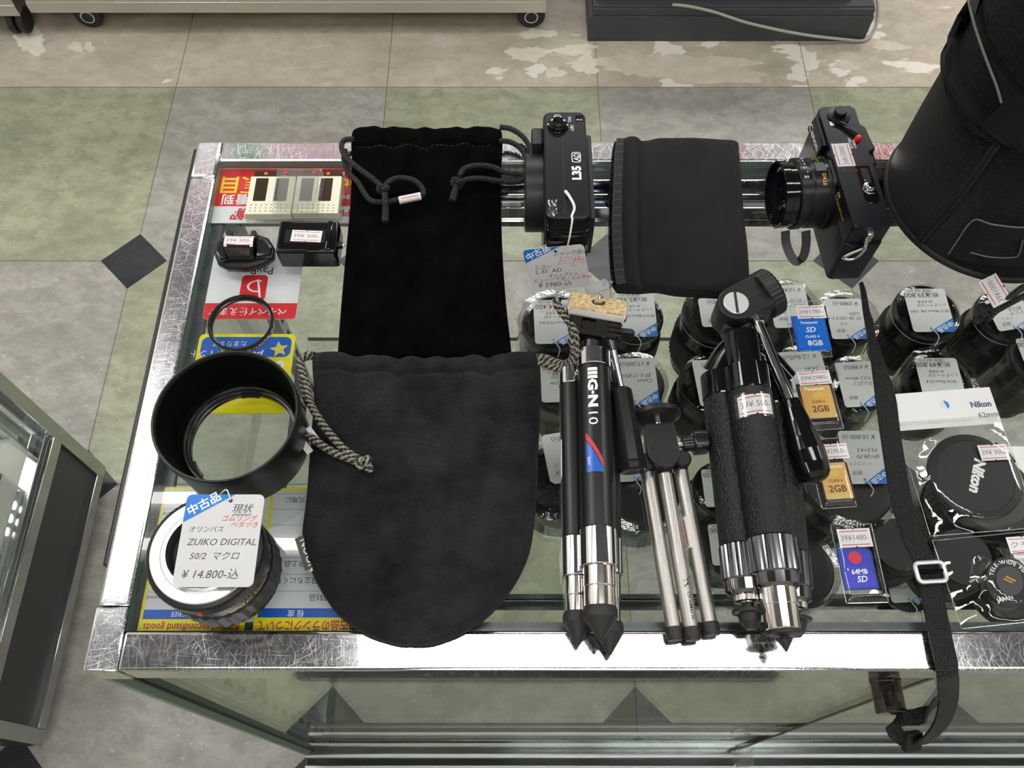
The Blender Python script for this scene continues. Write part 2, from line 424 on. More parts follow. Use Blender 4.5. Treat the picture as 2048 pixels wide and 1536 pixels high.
# floor vinyl: marbled tiles
def vinyl(name, base, dark, light, wear=None):
    t = NT(name); v = t.co('Object', (1, 1.6, 1))
    n1 = t.noise(v, 22, 8, .68, .4); n2 = t.noise(t.co('Object', (1, 2.2, 1), (0, 0, .4)), 75, 6, .62, .8); n3 = t.noise(v, 5, 4, .6)
    c = t.mix(t.ramp(n1, .40, .62), base, dark); c = t.mix(t.ramp(n2, .60, .72, 0, .8), c, light)
    c = t.mix(t.ramp(n3, .42, .68, 0, .55), c, tuple(q * .55 for q in base[:3]) + (1,))
    sp = t.ramp(t.noise(v, 190, 2), .71, .76, 0, .75); c = t.mix(sp, c, tuple(q * .35 for q in base[:3]) + (1,))
    s2 = t.ramp(t.noise(t.co('Object', (1, 1, 1), (0, 0, 1.1)), 120, 2), .72, .75, 0, .7); c = t.mix(s2, c, light)
    if wear:
        g = t.n('ShaderNodeSeparateXYZ', {0: t.co()})
        w1 = t.noise(t.co('Object', (1, 1.5, 1)), 7, 6, .55, .3)
        side = t.ramp(g.outputs[0], -.15, .35, -.05, .09)
        c = t.mix(t.ramp(t.math('ADD', w1, side), .63, .65), c, wear)
    r_ = t.ramp(t.noise(v, 9, 4), .3, .7, .26, .48)
    return t.done(t.pbsdf(col=c, rough=r_, spec=.45, normal=t.bump(n1, .06, .0008)))
vinyl('tile_green', rgb(166, 169, 144), rgb(140, 143, 120), rgb(204, 208, 178))
vinyl('tile_grey', rgb(170, 167, 160), rgb(146, 143, 136), rgb(206, 203, 196))
vinyl('tile_beige', rgb(198, 188, 172), rgb(178, 168, 152), rgb(214, 206, 190), rgb(228, 222, 212))
vinyl('tile_black', rgb(44, 46, 50), rgb(36, 38, 42), rgb(70, 72, 76))
mk('grout', rgb(100, 95, 84), .7)
# ---------------------------------------------------------------- room
def struct(o):
    o['kind'] = 'structure'; return o
T = 457.0; X0 = -728.0; Y0 = 65.0                     # vinyl tile size and one tile corner
fl = MB(); YB = Y0 + 3 * T
for i in range(-4, 6):
    for j in range(-4, 12):
        x, y = X0 + i * T, Y0 + j * T
        if y >= YB - 1: m = 'tile_beige'
        else: m = 'tile_grey' if (i + j) % 2 == 0 else 'tile_green'
        fl.quad(x + .7, y + .7, x + T - .7, y + T - .7, 0, m)
for i in range(-4, 6):
    for j in range(-4, 3):
        x, y = X0 + i * T, Y0 + j * T; d = 64
        fl.poly([(x - d, y), (x, y - d), (x + d, y), (x, y + d)], .35, 'tile_black')
fl.quad(X0 - 4 * T, Y0 - 4 * T, X0 + 6 * T, Y0 + 12 * T, -.6, 'grout')
def blob(cx, cy, rx, ry, mt, seed, z=.25):
    rn = random.Random(seed); ph = [rn.uniform(0, 6.3) for _ in range(5)]; pts = []
    for k in range(48):
        a = 2 * pi * k / 48; q = 1 + .16 * sin(2 * a + ph[0]) + .14 * sin(3 * a + ph[1]) + .10 * sin(5 * a + ph[2]) + .08 * sin(9 * a + ph[3]) + .06 * sin(14 * a + ph[4])
        g = W(cx + rx * q * cos(a), cy + ry * q * sin(a), -CT); pts.append((g.x, min(g.y, 2000)))
    fl.poly(pts, z, mt)
for k, q in enumerate([(62, 82, 32, 24), (152, 94, 12, 11), (178, 94, 10, 10), (1055, 108, 36, 16), (1110, 146, 18, 11), (1150, 100, 46, 10), (1170, 130, 30, 16), (1075, 68, 34, 10)]): blob(*q, 'tile_worn', k, .4 + k * .03)
for k, q in enumerate([(1390, 138, 150, 26), (1270, 128, 60, 26), (1780, 92, 36, 9), (1690, 132, 26, 8)]): blob(*q, 'tile_scuffed', 20 + k, .2 + k * .03)
struct(fl.build('floor'))
xa, xb, ya, yb, ZC = -2500, 2900, -1700, 5500, 2830
struct(MB().box(xa, ya, ZC, xb, yb, ZC + 60, 'ceiling_paint').build('ceiling'))
struct(MB().box(xa, yb, -1, xb, yb + 60, ZC, 'wall_paint').build('wall_back'))
struct(MB().box(xa, ya - 60, -1, xb, ya, ZC, 'wall_paint').build('wall_front'))
struct(MB().box(xa - 60, ya, -1, xa, yb, ZC, 'wall_paint').build('wall_left'))
struct(MB().box(xb, ya, -1, xb + 60, yb, ZC, 'wall_paint').build('wall_right'))

def ceiling_lamp(x, y, length, label, gap=130, rad=16, z=2600):
    o = thing('ceiling_lamp', label, 'lamp', (x, y, z + 60), 'fluorescent lamps of the shop ceiling')
    m = MB(); hw = gap / 2 + 45
    m.prism([(-hw, 0), (hw, 0), (hw * .55, 42), (-hw * .55, 42)], -length / 2 - 40, length / 2 + 40, 'housing', 0, lambda a, b, c: V((c, a, b - 30)))
    for sx in (-1, 1): m.cyl((sx * length * .35, 0, 10), (sx * length * .35, 0, ZC - z - 60), 6, mat='housing', n=10)
    m.build('housing', o)
    for s in (-1, 1):
        MB().cyl((-length / 2, s * gap / 2, -48), (length / 2, s * gap / 2, -48), rad, mat='tube_light', n=14).build('light_tube', o)
    return o
def panel_lamp(x, y, length, wid, label, z=2600):
    o = thing('ceiling_lamp', label, 'lamp', (x, y, z), 'fluorescent lamps of the shop ceiling')
    m = MB(); m.box(-length / 2 - 12, -wid / 2 - 12, 3, length / 2 + 12, wid / 2 + 12, 62, 'housing', 3)
    m.build('housing', o)
    for sx in (-1, 1): MB().cyl((sx * length * .35, 0, 60), (sx * length * .35, 0, ZC - z), 6, mat='housing', n=10).build('hanging_rod', o)
    MB().box(-length / 2, -wid / 2, 0, length / 2, wid / 2, 3.2, 'tube_light').build('diffuser', o)
panel_lamp(358, 418, 1430, 128, 'lamp panel above the front rail, mirrored as its long white glare')
ceiling_lamp(-1300, 795, 1400, 'twin tube lamp mirrored as two white bands on the left rail', 138, 17)
panel_lamp(1100, 2750, 1400, 420, 'unseen lamp panel added beyond the dark plinth to light the aisle')  # added out of view to brighten the aisle floor and plinth
panel_lamp(-500, 2750, 1400, 420, 'unseen lamp panel added beyond the rolling cabinets to light the aisle')  # added out of view to brighten the cabinets and aisle
panel_lamp(-100, 4300, 1300, 200, 'lamp panel mirrored as a streak on the beige floor')
panel_lamp(-1870, 1250, 1150, 330, 'lamp panel over the aisle at the left wall, mirrored on the chrome legs')
panel_lamp(2280, 1250, 1150, 330, 'lamp panel over the aisle at the right wall')
panel_lamp(-1500, -600, 1100, 70, 'unseen fill lamp panel added over the neighbouring showcase')  # added fill light, no such lamp in sight
panel_lamp(1500, -600, 1250, 140, 'unseen fill lamp panel added behind the viewer to the right of the case')  # added fill light from the viewer's side
panel_lamp(0, -1000, 1300, 230, 'unseen fill lamp panel added behind the viewer for the compact camera tag')  # added to brighten upright faces such as the hanging tag

def banner(x, y, wid, z0, z1, bands, label):  # added banners, unseen; they only give the rails something to mirror
    o = thing('reflection_banner', label, 'banner', (x, y, z0))
    m = MB(); hh = z1 - z0
    m.box(-wid / 2, -1.5, 0, wid / 2, 1.5, hh, 'banner_white')
    f = lambda a, b, c=0: V((a, -1.7 - c, b))
    for (a0, b0, a1, b1, mt) in bands: m.quad(a0 * wid - wid / 2, b0 * hh, a1 * wid - wid / 2, b1 * hh, 0, mt, f)
    m.build('sheet', o)
    for s in (-1, 1): MB().tube([(s * wid * .45, 0, hh), (s * wid * .45, 0, ZC - z0)], 1.5, 'cable', 6).build('hanging_wire', o)
banner(-1090, 1900, 420, 2050, 2790, [(0, .74, 1, .97, 'banner_blue'), (0, .59, 1, .72, 'banner_orange'), (.35, .42, .6, .52, 'banner_red')], 'added blue, orange and white banner, unseen, to colour the left rail reflection')
banner(-440, 1900, 860, 2050, 2790, [(0, 0, .10, 1, 'banner_green'), (.12, .20, .42, .23, 'banner_pink'), (.12, .28, .42, .31, 'banner_pink'), (.12, .36, .42, .39, 'banner_pink'), (.12, .44, .42, .48, 'banner_pink'), (.7, .5, .95, .8, 'banner_pink')], 'added pink striped banner with green edge, unseen, to colour the back rail reflection')
banner(620, 1900, 1200, 2050, 2790, [(.1, .55, .5, .8, 'banner_blue'), (.56, .3, .60, .5, 'banner_red'), (.84, 0, 1, 1, 'banner_pink')], 'added wide white banner with blue and red blocks, unseen, mirrored between the bags')

o = MB().prism(rr(-330, -640, 405, -7, 12), .4, 9, 'reflection_dark', 2).build('reflection_mat', None, 'dark mat added in front of the case, unseen, to darken the rail face'); o['category'] = 'mat'  # unseen mat added; its dark reflection stands in for the viewer's clothes
# ---------------------------------------------------------------- the display case
XL, XR, YF, YK = -275, 930, 92.5, 538.5
K = thing('display_case', 'glass topped display case with scratched steel rails, goods laid out on top', 'display case', (330, 315, 0))
k0 = V((330, 315, 0))
kf = lambda a, b, c=0: V((a, b, c)) - k0
def kb(x0, y0, z0, x1, y1, z1, mat, name, bev=0, m=None):
    q = m or MB(); q.box(x0, y0, z0, x1, y1, z1, mat, bev, kf)
    return q if m else q.build(name, K)
kb(XL + 21.5, YF, 768, XR - 21.5, YF + 25, 800, 'steel_rail', 'front_rail', 2.2)
kb(XL + 21.5, YK - 22.5, 768, XR - 21.5, YK, 800, 'steel_rail', 'back_rail', 2.2)
kb(XL, YF + 41, 768, XL + 21.5, YK - 40, 800, 'steel_side', 'side_rail', 2.2)
kb(XR - 21.5, YF + 41, 768, XR, YK - 40, 800, 'steel_side', 'side_rail', 2.2)
for xx in (XL - .5, XR - 21.2):
    kb(xx, YF - .5, 767.5, xx + 21.8, YF + 40.7, 800.3, 'steel_side', 'corner_cap', 1.4)
    kb(xx, YK - 39.8, 767.5, xx + 21.8, YK + .5, 800.3, 'steel_side', 'corner_cap', 2.5)
# ledge under the glass edge
m = MB()
kb(XL + 21, YF + 24, 784, XL + 31, YK - 22, 789.4, 'lip_grey', '', 0, m); kb(XR - 31, YF + 24, 784, XR - 21, YK - 22, 789.4, 'lip_grey', '', 0, m)
kb(XL + 31, YF + 24, 784, XR - 31, YF + 33, 789.4, 'lip_grey', '', 0, m); kb(XL + 31, YK - 29, 784, XR - 31, YK - 22, 789.4, 'lip_grey', '', 0, m)
m.build('glass_ledge', K)
kb(XL - 6, YF + 70, 780, XL - .5, YK - 2, 794, 'black_gasket', 'edge_gasket', 2)
gx = MB(); x0, x1, y0, y1 = XL + 21.8, XR - 21.8, YF + 25.3, YK - 22.8
gx.quad(x0, y0, x1, y1, 799.6, 'counter_glass', kf)
for q in (((x0, y0), (x1, y0)), ((x1, y0), (x1, y1)), ((x1, y1), (x0, y1)), ((x0, y1), (x0, y0))):
    (a0, b0), (a1, b1) = q
    gx.add([(a0, b0, 791.5), (a1, b1, 791.5), (a1, b1, 799.5), (a0, b0, 799.5)], [[0, 1, 2, 3]], 'glass_edge', False, kf)
gx.build('top_glass', K)
# rear sliding door tracks
m = MB()
for (a, b, z) in ((519, 527, 772), (506, 510, 768), (488, 497, 772)):
    kb(XL + 30, a, z - 18, XR - 30, b, z, 'chrome', '', 1.5, m)
kb(XL + 30, 486, 748, XR - 30, 528, 755, 'steel_dim', '', 0, m)
m.build('door_track', K)
# front panes with the joint between them, side pane
XJ = 302
kb(XL + 6, 99, 118, XJ - 2.2, 104, 768, 'pane_glass', 'front_pane'); kb(XJ + 2.2, 99, 118, XR - 6, 104, 768, 'pane_glass', 'front_pane')
m = MB(); kb(XJ - 2.2, 98.6, 118, XJ + 2.2, 104.4, 766, 'black_gasket', '', 0, m); m.build('pane_joint', K)
kb(XL + 2, 106, 118, XL + 7, YK - 6, 768, 'pane_glass', 'side_pane'); kb(XR - 7, 106, 118, XR - 2, YK - 6, 768, 'pane_glass', 'side_pane')
m = MB(); kb(XL + 4, 98, 118, XL + 6, 106, 768, 'black_gasket', '', 0, m); m.build('pane_joint', K)
m = MB(); kb(XL - 1, 92, 112, XL + 4, 105, 768, 'pane_channel', '', .5, m); kb(XL + 6.2, 105, 118, XL + 13, 108, 768, 'pane_channel', '', 0, m); m.build('corner_channel', K)
m = MB(); kb(XL + 22, 97, 752, 170, 98.6, 769, 'glass_edge', '', 0, m); kb(171, 97, 752, XR - 22, 98.6, 769, 'glass_edge', '', 0, m); m.build('pane_top_strip', K)
# base frame
m = MB()
for (a, b, z0, z1, mt) in ((68, 76, 70, 100, 'steel_dim'), (76, 80, 70, 112, 'white_metal'), (80, 90, 70, 104, 'chrome_dark'), (90, 94, 70, 114, 'white_metal'), (94, 112, 70, 110, 'steel_dim'), (62, 68, 60, 92, 'chrome_dark')):  # white metal ridges stand in for highlights on the chrome
    kb(XL - 2, a, z0, XR, b, z1, mt, '', 1, m)
m.build('base_rail', K)
m = MB(); kb(XL - 2, 112, 60, XL + 22, YK, 117, 'steel_dim', '', 1.5, m); m.build('base_side_rail', K)
m = MB(); kb(XR - 22, 112, 60, XR, YK, 117, 'steel_dim', '', 1.5, m); m.build('base_side_rail', K)
for (x, y) in ((XL + 30, 70), (XR - 30, 70), (XL + 30, YK - 20), (XR - 30, YK - 20)):
    MB().lathe([(.01, 0), (22, 0), (22, 8), (9, 14), (9, 62), (.01, 62)], 'black_rubber', lambda a, b, c, x=x, y=y: kf(x + a, y + b, c), 24).build('foot', K)
# slotted standards that carry the shelf
for nm, (x, y) in zip('abcd', ((-252, 488), (-252, 116), (907, 488), (907, 116))):
    s = MB(); sg = 1 if x < 0 else -1
    s.box(x - 6, y - 9, 117, x + 6, y + 9, 766, 'case_wall', .8, kf)
    for q in range(14):
        z = 160 + q * 42
        s.box(x + sg * 5.8 - .6, y - 3, z, x + sg * 5.8 + .6, y + 3, z + 22, 'black_matte', 0, kf)
    s.build('shelf_standard', K)
for y0_, y1_ in ((486, 330), (118, 235)):
    for x in (-247, 902):
        s = MB(); s.prism([(y0_, 470), (y1_, 488), (y1_, 497), (y0_, 497)], x - 2, x + 2, 'grey_plastic', 0, lambda a, b, c: kf(c, a, b)); s.build('shelf_bracket', K)
# clear clips on the pane joint, smoky pull cup
s = MB(); s.prism(rr(-9, -11, 9, 11, 4), 124, 164, 'acrylic', 1, lambda a, b, c: kf(XJ + a, 88 + b, c)); s.build('pane_clip', K)
s = MB(); s.lathe([(.01, 0), (9.4, 0), (10.8, 1.2), (10.8, 5), (10.2, 6), (10.2, 25), (9.2, 26), (.01, 26)], 'acrylic_smoke', axis(V((261, 99, 744)) - k0, (0, -1, 0)), 36)
s.cyl(V((261, 98, 744)) - k0, V((261, 78, 744)) - k0, 4.6, 3.4, 'smoky', 20, .8)
s.build('lock_knob', K, 'smoky translucent plastic knob')
# the glass shelf inside
G = thing('glass_shelf', 'greenish glass shelf inside the case carrying the used lenses', 'shelf', (330, 362, 498))
m = MB(); x0, x1, y0, y1 = -238 - 330, 894 - 330, 209 - 362, 512 - 362
m.quad(x0, y0, x1, y1, 8, 'shelf_glass'); m.add([(x0, y0, 0), (x1, y0, 0), (x1, y0, 8), (x0, y0, 8), (x1, y1, 0), (x0, y1, 0), (x1, y1, 8), (x0, y1, 8)], [[0, 1, 2, 3], [4, 5, 7, 6]], 'glass_edge')
m.build('glass_plate', G)
m = MB(); m.box(x0, y0 - 3, -9, x1, y0 - .5, 10, 'chrome_dark', .5); m.box(x0, y0 - 8, -9, x1, y0 + 8, -6, 'steel_dim'); m.build('front_edge_trim', G)

# ---------------------------------------------------------------- neighbouring showcase on the left
nb = V((-670, 110, 0))
N = thing('showcase', 'neighbouring steel framed showcase with dark lower side panel', 'showcase', nb)
def nbx(x0, y0, z0, x1, y1, z1, mat, m, bev=1.0): m.box(x0, y0, z0, x1, y1, z1, mat, bev)
m = MB()
for y in (0, 405):
    m = MB(); nbx(-22, y, 40, 0, y + 22, 800, 'steel_dim', m); m.build('corner_post', N)
m = MB(); nbx(-22, 22, 40, 0, 405, 62, 'steel_dim', m); m.build('side_rail', N); m = MB(); nbx(-24, 22, 190, 1, 405, 214, 'steel_dim', m); nbx(-26, 22, 214, -6, 405, 226, 'chrome', m); m.build('side_rail', N); m = MB(); nbx(-22, 22, 776, 0, 405, 800, 'steel_dim', m); m.build('side_rail', N)
m = MB(); nbx(-600, 405, 40, -22, 427, 214, 'steel_dim', m); m.build('base_board', N); m = MB(); nbx(-600, 405, 776, -22, 427, 800, 'steel_dim', m); m.build('back_rail', N)
m = MB(); nbx(-600, 0, 40, -22, 22, 214, 'steel_dim', m); m.build('base_board', N); m = MB(); nbx(-600, 0, 776, -22, 22, 800, 'steel_dim', m); m.build('front_rail', N)
MB().box(-10, 22, 62, -6, 405, 190, 'panel_dark').build('side_panel', N)
MB().box(-600, 22, 196, -27, 405, 206, 'deck_white').build('deck', N)
MB().box(-16, 22, 226, -12, 405, 776, 'pane_glass').build('side_pane', N)
m = MB(); nbx(-40, 378, 206, -26, 404, 776, 'chrome', m, 3); m.build('inner_post', N)
for y in (30, 395):
    m = MB(); m.cyl((-40, y, 0), (-40, y, 41), 16, mat='black_rubber'); m.build('foot', N)
# white perforated basket standing in it
bk = nb + V((-215, 150, 206))
B = thing('storage_basket', 'white perforated plastic basket inside the neighbouring showcase', 'basket', bk)
m = MB(); bw, bl, bh = 150, 200, 120
for (a, b, c, d) in ((-bw, -bl, bw, -bl), (bw, -bl, bw, bl), (bw, bl, -bw, bl), (-bw, bl, -bw, -bl)):
    L_ = sqrt((c - a) ** 2 + (d - b) ** 2); f = frame((a, b, 0), (c - a, d - b, 0), (0, 0, 1))
    nx = int(L_ / 20); ny = 6; hx = 4.2
    for i in range(nx):
        for j in range(ny):
            cx, cy = (i + .5) * L_ / nx, (j + .5) * bh / ny; ex, ey = L_ / nx / 2, bh / ny / 2
            m.ring([(cx + px, cy + py) for px, py in ((-ex, -ey), (0, -ey), (ex, -ey), (ex, 0), (ex, ey), (0, ey), (-ex, ey), (-ex, 0))],
                   [(cx + hx * cos(R(q)) * 1.5, cy + hx * sin(R(q))) for q in (225, 270, 315, 0, 45, 90, 135, 180)], 0, 'white_plastic', f)
m.build('side_wall', B)
MB().box(-bw, -bl, 0, bw, bl, 3, 'white_plastic').build('bottom', B)
m = MB(); m.tube([(p[0], p[1], bh) for p in rr(-bw, -bl, bw, bl, 25)], 6, 'white_plastic', 10, closed=True); m.build('rim', B)

# ---------------------------------------------------------------- rolling cabinets and plinth at the far side of the aisle
def caster(parent, x, y, h, twin=False):
    m = MB(); r_ = h * .5
    m.box(x - 11, y - 11, h - 3, x + 11, y + 11, h + 4, 'steel_dim', 1); m.box(x - 3, y - 4, r_, x + 3, y + 14, h - 2, 'black_plastic', 1)
    for s in ((-1, 1) if twin else (0,)):
        q = axis((x + s * 11 - 7, y, r_), (1, 0, 0)) if twin else axis((x, y - 9, r_), (0, 1, 0))
        m.lathe([(.01, 0), (r_ * .45, 0), (r_ * .5, 2), (r_ * .9, 1), (r_, 4), (r_, 12), (r_ * .9, 15), (.01, 15)], 'black_rubber', q, 32)
        if not twin: m.lathe([(r_ * .42, -1), (r_ * .5, -1), (r_ * .5, 1)], 'white_metal', q, 28)
    m.build('caster', parent)
def cabinet(x0, x1, y0, label, h=62):
    o = thing('rolling_cabinet', label, 'cabinet', ((x0 + x1) / 2, y0, 0)); hw = (x1 - x0) / 2
    MB().box(-hw, 0, h, hw, 420, 700, 'steel_cabinet', 3).build('body', o)
    m = MB(); m.box(-hw - .5, -1.5, h - 1, hw + .5, 3, h + 26, 'steel_cabinet', 1); m.build('kick_rail', o)
    m = MB(); m.box(-hw + 25, -2.5, h + 50, hw - 25, 0, 680, 'steel_cabinet', 1.5); m.build('door', o)
    return o, hw
o, hw = cabinet(-1052, 74, 1596, 'long grey steel cabinet on round casters across the aisle')
for dx in (105, 1095): caster(o, -hw + dx, 30, 61)
for dx in (105, 1095): caster(o, -hw + dx, 380, 61)
o, hw = cabinet(-1800, -1076, 1590, 'grey steel cabinet on twin wheel caster at the top left corner', 58)
for dx in (700, 40):
    caster(o, -hw + dx, 22, 57, True); caster(o, -hw + dx, 380, 57, True)
o = thing('dark_plinth', 'low dark grey plinth on the floor across the aisle', 'plinth', (480, 1576, 0))
m = MB(); m.box(-311, 0, 0, 308, 300, 66, 'plinth', 2); m.box(-304, 8, 66, 304, 300, 88, 'plinth', 3); m.build('body', o)
m = MB(); m.box(-305, 2.5, 66, 305, 9, 84, 'plinth', 2); m.build('front_board', o)
bx = thing('black_stand', 'black boxy stand on top of the dark plinth', 'stand', (465, 1604, 88))
m = MB(); m.box(-280, 0, 0, 265, 250, 420, 'black_matte', 3); m.build('body', bx)
m = MB(); m.box(-284, -3, 0, 269, 8, 14, 'black_gloss', 1); m.build('base_strip', bx)
p = [W(1340, -30, -700), W(1378, 0, -705), W(1430, 20, -720), W(1500, 47, -745), W(1600, 68, -770), W(1690, 79, -788), W(1728, 79, -794), W(1748, 62, -796), W(1757, 30, -797), W(1755, -10, -797)]
for i, q in enumerate(p):
    if i < 7: q.y = min(q.y, 1573.0)
    q.z = max(q.z, 3.5)
b0 = V((p[5].x, p[5].y, 0))
o = MB().tube(cr([q - b0 for q in p], 8), 3.2, 'cable', 8).build('power_cord', None, 'pale grey power cord drooping across the dark plinth', b0); o['category'] = 'cord'
# ---------------------------------------------------------------- printed pieces shared by many goods
def sticker(m, fn, wd, ht, price, nx=1, ny=1):
    """white price sticker with two red rules; centred on the frame"""
    m.quad(-wd / 2, -ht / 2, wd / 2, ht / 2, .12, 'sticker', fn, nx, ny)
    for s in (-1, 1): m.quad(-wd * .44, s * ht * .36 - ht * .022, wd * .44, s * ht * .36 + ht * .022, .18, 'ink_red', fn, nx)
    for s in (-1, 1): m.poly(circ(0, s * ht * .485, ht * .05, 10), .2, 'ink_black', fn)
    m.text(price, 0, -ht * .13, ht * .30, 'ink_grey', fn, .2, 0, 'C', fit=wd * .84, cut=2.0 if nx > 1 else 0)

def price_tag(o, fn, wd, ht, lines, stripe=True, paper='paper', chamfer=False, hole=(.57, .93)):
    """white shop tag, rounded, blue corner stripe with the shop's word for used goods"""
    m = MB(); r_ = wd * .075
    pts = rr(0, 0, wd, ht, r_, 4)
    if chamfer: pts = [(wd * .12, ht), (wd * .9, ht), (wd, ht * .93), (wd, r_), (wd - r_, 0), (wd * .1, 0), (0, ht * .08), (0, ht * .78)]
    m.prism(pts, -.35, 0, paper, 0, fn)
    if stripe:
        c = [p for p in rr(0, 0, wd, ht, r_, 4) if p[0] < wd * .3 and p[1] > ht * .8]
        m.poly([(wd * .62, ht)] + c + [(0, ht * .685)], .08, 'ink_blue', fn)
        m.text('中古品', wd * .262, ht * .858, wd * .108, 'ink_white', fn, .16, math.degrees(math.atan2(ht * .315, wd * .62)), 'C', bold=.02)
    m.poly(circ(wd * hole[0], ht * hole[1], wd * .026, 12), .17, 'ink_black', fn)
    for (t_, x, y, sz, mt) in lines:
        m.text(t_, x * wd, y * ht, sz * wd, mt, fn, .14, 0, 'C' if x > .3 else 'L', 0, .22 if mt in ('ink_pencil', 'ink_redpen') else 0)
    return m.build('card', o)

def quad_frame(L, TL, TR, BL, zs):
    a, b, c = L(*TL, zs[0]), L(*TR, zs[1]), L(*BL, zs[2])
    return frame(c, b - a, a - c), (b - a).length, (a - c).length

def cam_film(o, name, fn, wd, ht, lift, seed, amp=1.6, n=26, mat='film', edge=True):
    """crumpled clear plastic sheet over the frame, lift(x,y) millimetres high"""
    rnd = random.Random(seed); cr_ = [(rnd.uniform(0, pi), rnd.uniform(.08, .3), rnd.uniform(0, 6), rnd.uniform(.4, 1)) for _ in range(7)]
    m = MB(); ny = max(6, int(n * ht / wd)); vs = []
    for j in range(ny + 1):
        for i in range(n + 1):
            x, y = wd * i / n, ht * j / ny
            ed = min(1, min(i, n - i) / 3, min(j, ny - j) / 3)
            q = sum(k * (1 - abs(((x * cos(a) + y * sin(a)) * f * .45 + p) % 2 - 1)) for a, f, p, k in cr_) / 4
            vs.append((x, y, .5 + lift(x / wd, y / ht) * ed ** .6 + amp * q * (.25 + .75 * ed) * (1 if lift(x / wd, y / ht) < 3.5 else .25)))
    m.add(vs, [[j * (n + 1) + i, j * (n + 1) + i + 1, (j + 1) * (n + 1) + i + 1, (j + 1) * (n + 1) + i] for j in range(ny) for i in range(n)], mat, True, fn)
    if edge:
        b = [vs[i] for i in range(n + 1)] + [vs[j * (n + 1) + n] for j in range(1, ny + 1)] + [vs[ny * (n + 1) + i] for i in range(n - 1, -1, -1)] + [vs[j * (n + 1)] for j in range(ny - 1, 0, -1)]
        m.tube([fn(*p) for p in b], .28, 'film_edge', 5, closed=True)
    return m.build(name, o)

# ---------------------------------------------------------------- signs lying under the counter glass
ZS = -9.0
def sign(label, x0, y0, x1, y1, draw, name='sign_card', mat='sign_white', r=3, zs=None):
    """flat card under the glass between two pixel corners (upper left, lower right); its text is read from the far side"""
    za = ZS if zs is None else zs
    a, b = W(x0, y1, za), W(x1, y0, za); yt = W(x0, y0, za).y; xr_ = x1
    loc = V((a.x, a.y, CT + za)); wd, ht = xr_ - a.x if False else (W(x1, y1, za).x - a.x), yt - a.y
    m = MB(); m.prism(rr(0, 0, wd, ht, r), -.8, 0, mat)
    fr = lambda p, q, c=0: V((wd - p, ht - q, c))          # turned half round: reads from the far side
    draw(m, fr, wd, ht)
    m.v = [V(q) for q in m.v]
    o = m.build(name, None, label, loc); o['category'] = 'sign'; return o

def d_tax(m, f, w_, h):
    m.quad(.6, 0.6, w_ - .6, h * .70, .1, 'sign_red', f)
    for t_, x, y, sz, mt, al in (('諒解', w_ * .985 - 14, .76, 9.5, 'sign_red', 'R'), ('Please', w_ * .40, .77, 7, 'sign_red', 'R'),
                             ('您可以看到', w_ - 7, .50, 8.8, 'ink_white', 'R'), ('You can see an', w_ * .40, .50, 6.5, 'ink_white', 'R'),
                             ('注意項目', w_ - 4, .19, 14.5, 'text_yellow', 'R'), ('Notice', w_ * .41, .20, 11, 'text_yellow', 'R'), ('as a', w_ * .38, .07, 6, 'ink_white', 'R')):
        m.text(t_, x, y * h, sz, mt, f, .2, 0, al, .02)
sign('red and white notice card with yellow lettering under the glass corner', 418, 337, 790, 446, d_tax)

def d_pay(m, f, w_, h):
    m.prism(rr(.2, h * .795, w_ - .2, h - .1, 3), -.3, .12, 'sign_red', 0, f)
    m.quad(.2, h * .795, w_ - .2, h * .86, .14, 'sign_red', f)
    lg = rr(w_ * .36, h * .42, w_ * .645, h * .76, 3.5); m.poly(lg, .12, 'sign_red', f)
    cx, cy = w_ * .50, h * .59
    arc = lambda r0, k: [(cx - 3 + (r0 * 1.5) * cos(R(a)) * k, cy - 1.5 + r0 * sin(R(a)) * k) for a in range(-110, 111, 10)]
    m.ring(arc(5.6, 1), arc(5.6, .82), .2, 'ink_white', f) if False else None
    o1, o2 = arc(5.8, 1), arc(5.0, .92)
    for i in range(len(o1) - 1): m.poly([o1[i], o1[i + 1], o2[i + 1], o2[i]], .2, 'ink_white', f)
    m.poly([(cx - 3.4, cy - 8), (cx - 1.6, cy - 8), (cx - 5.2, cy + 9.4), (cx - 7, cy + 9.4)], .22, 'ink_white', f)
    m.text('PayPay', w_ * .50, h * .315, 7.2, 'sign_black', f, .2, 0, 'C', .0)
    m.text('ペイペイ使えます', w_ * .52, h * .865, 5.6, 'ink_white', f, .24, 0, 'C', .01)
sign('white and red payment card with a red square mark under the glass', 404, 490, 591, 638, d_pay)

def d_point(m, f, w_, h):
    m.poly(rr(2.5, h * .04, w_ - 2.5, h * .30, 5), .1, 'sign_blue', f)
    st = [(11.5 + (7.5 if k % 2 == 0 else 3.3) * sin(k * pi / 5 + .2), h * .2 - (7.5 if k % 2 == 0 else 3.3) * cos(k * pi / 5 + .2)) for k in range(10)]
    m.poly(st, .18, 'star_yellow', f)
    m.text('μstar', w_ * .31, h * .235, 7.2, 'ink_white', f, .2, 0, 'L', .01, .2); m.text('ポイント', w_ * .70, h * .22, 5.2, 'ink_white', f, .2, 0, 'L')
    m.text('たまります', w_ * .50, h * .10, 4, 'ink_white', f, .2)
    m.poly(circ(9.5, h * .40, 3.6), .15, 'sign_white', f); m.text('ic', 9.5, h * .39, 3.2, 'orange_mark', f, .2, 0, 'C', .02)
    m.text('交通系マネーが使われます。', w_ * .18, h * .385, 4.0, 'sign_black', f, .2, fit=w_ * .74)
    m.text('電子決済ご利用いただけます', w_ * .3, h * .335, 2, 'sign_black', f, .2)
sign('yellow point card with a blue band and star under the filter', 370, 668, 571, 827, d_point, mat='sign_yellow', r=4)

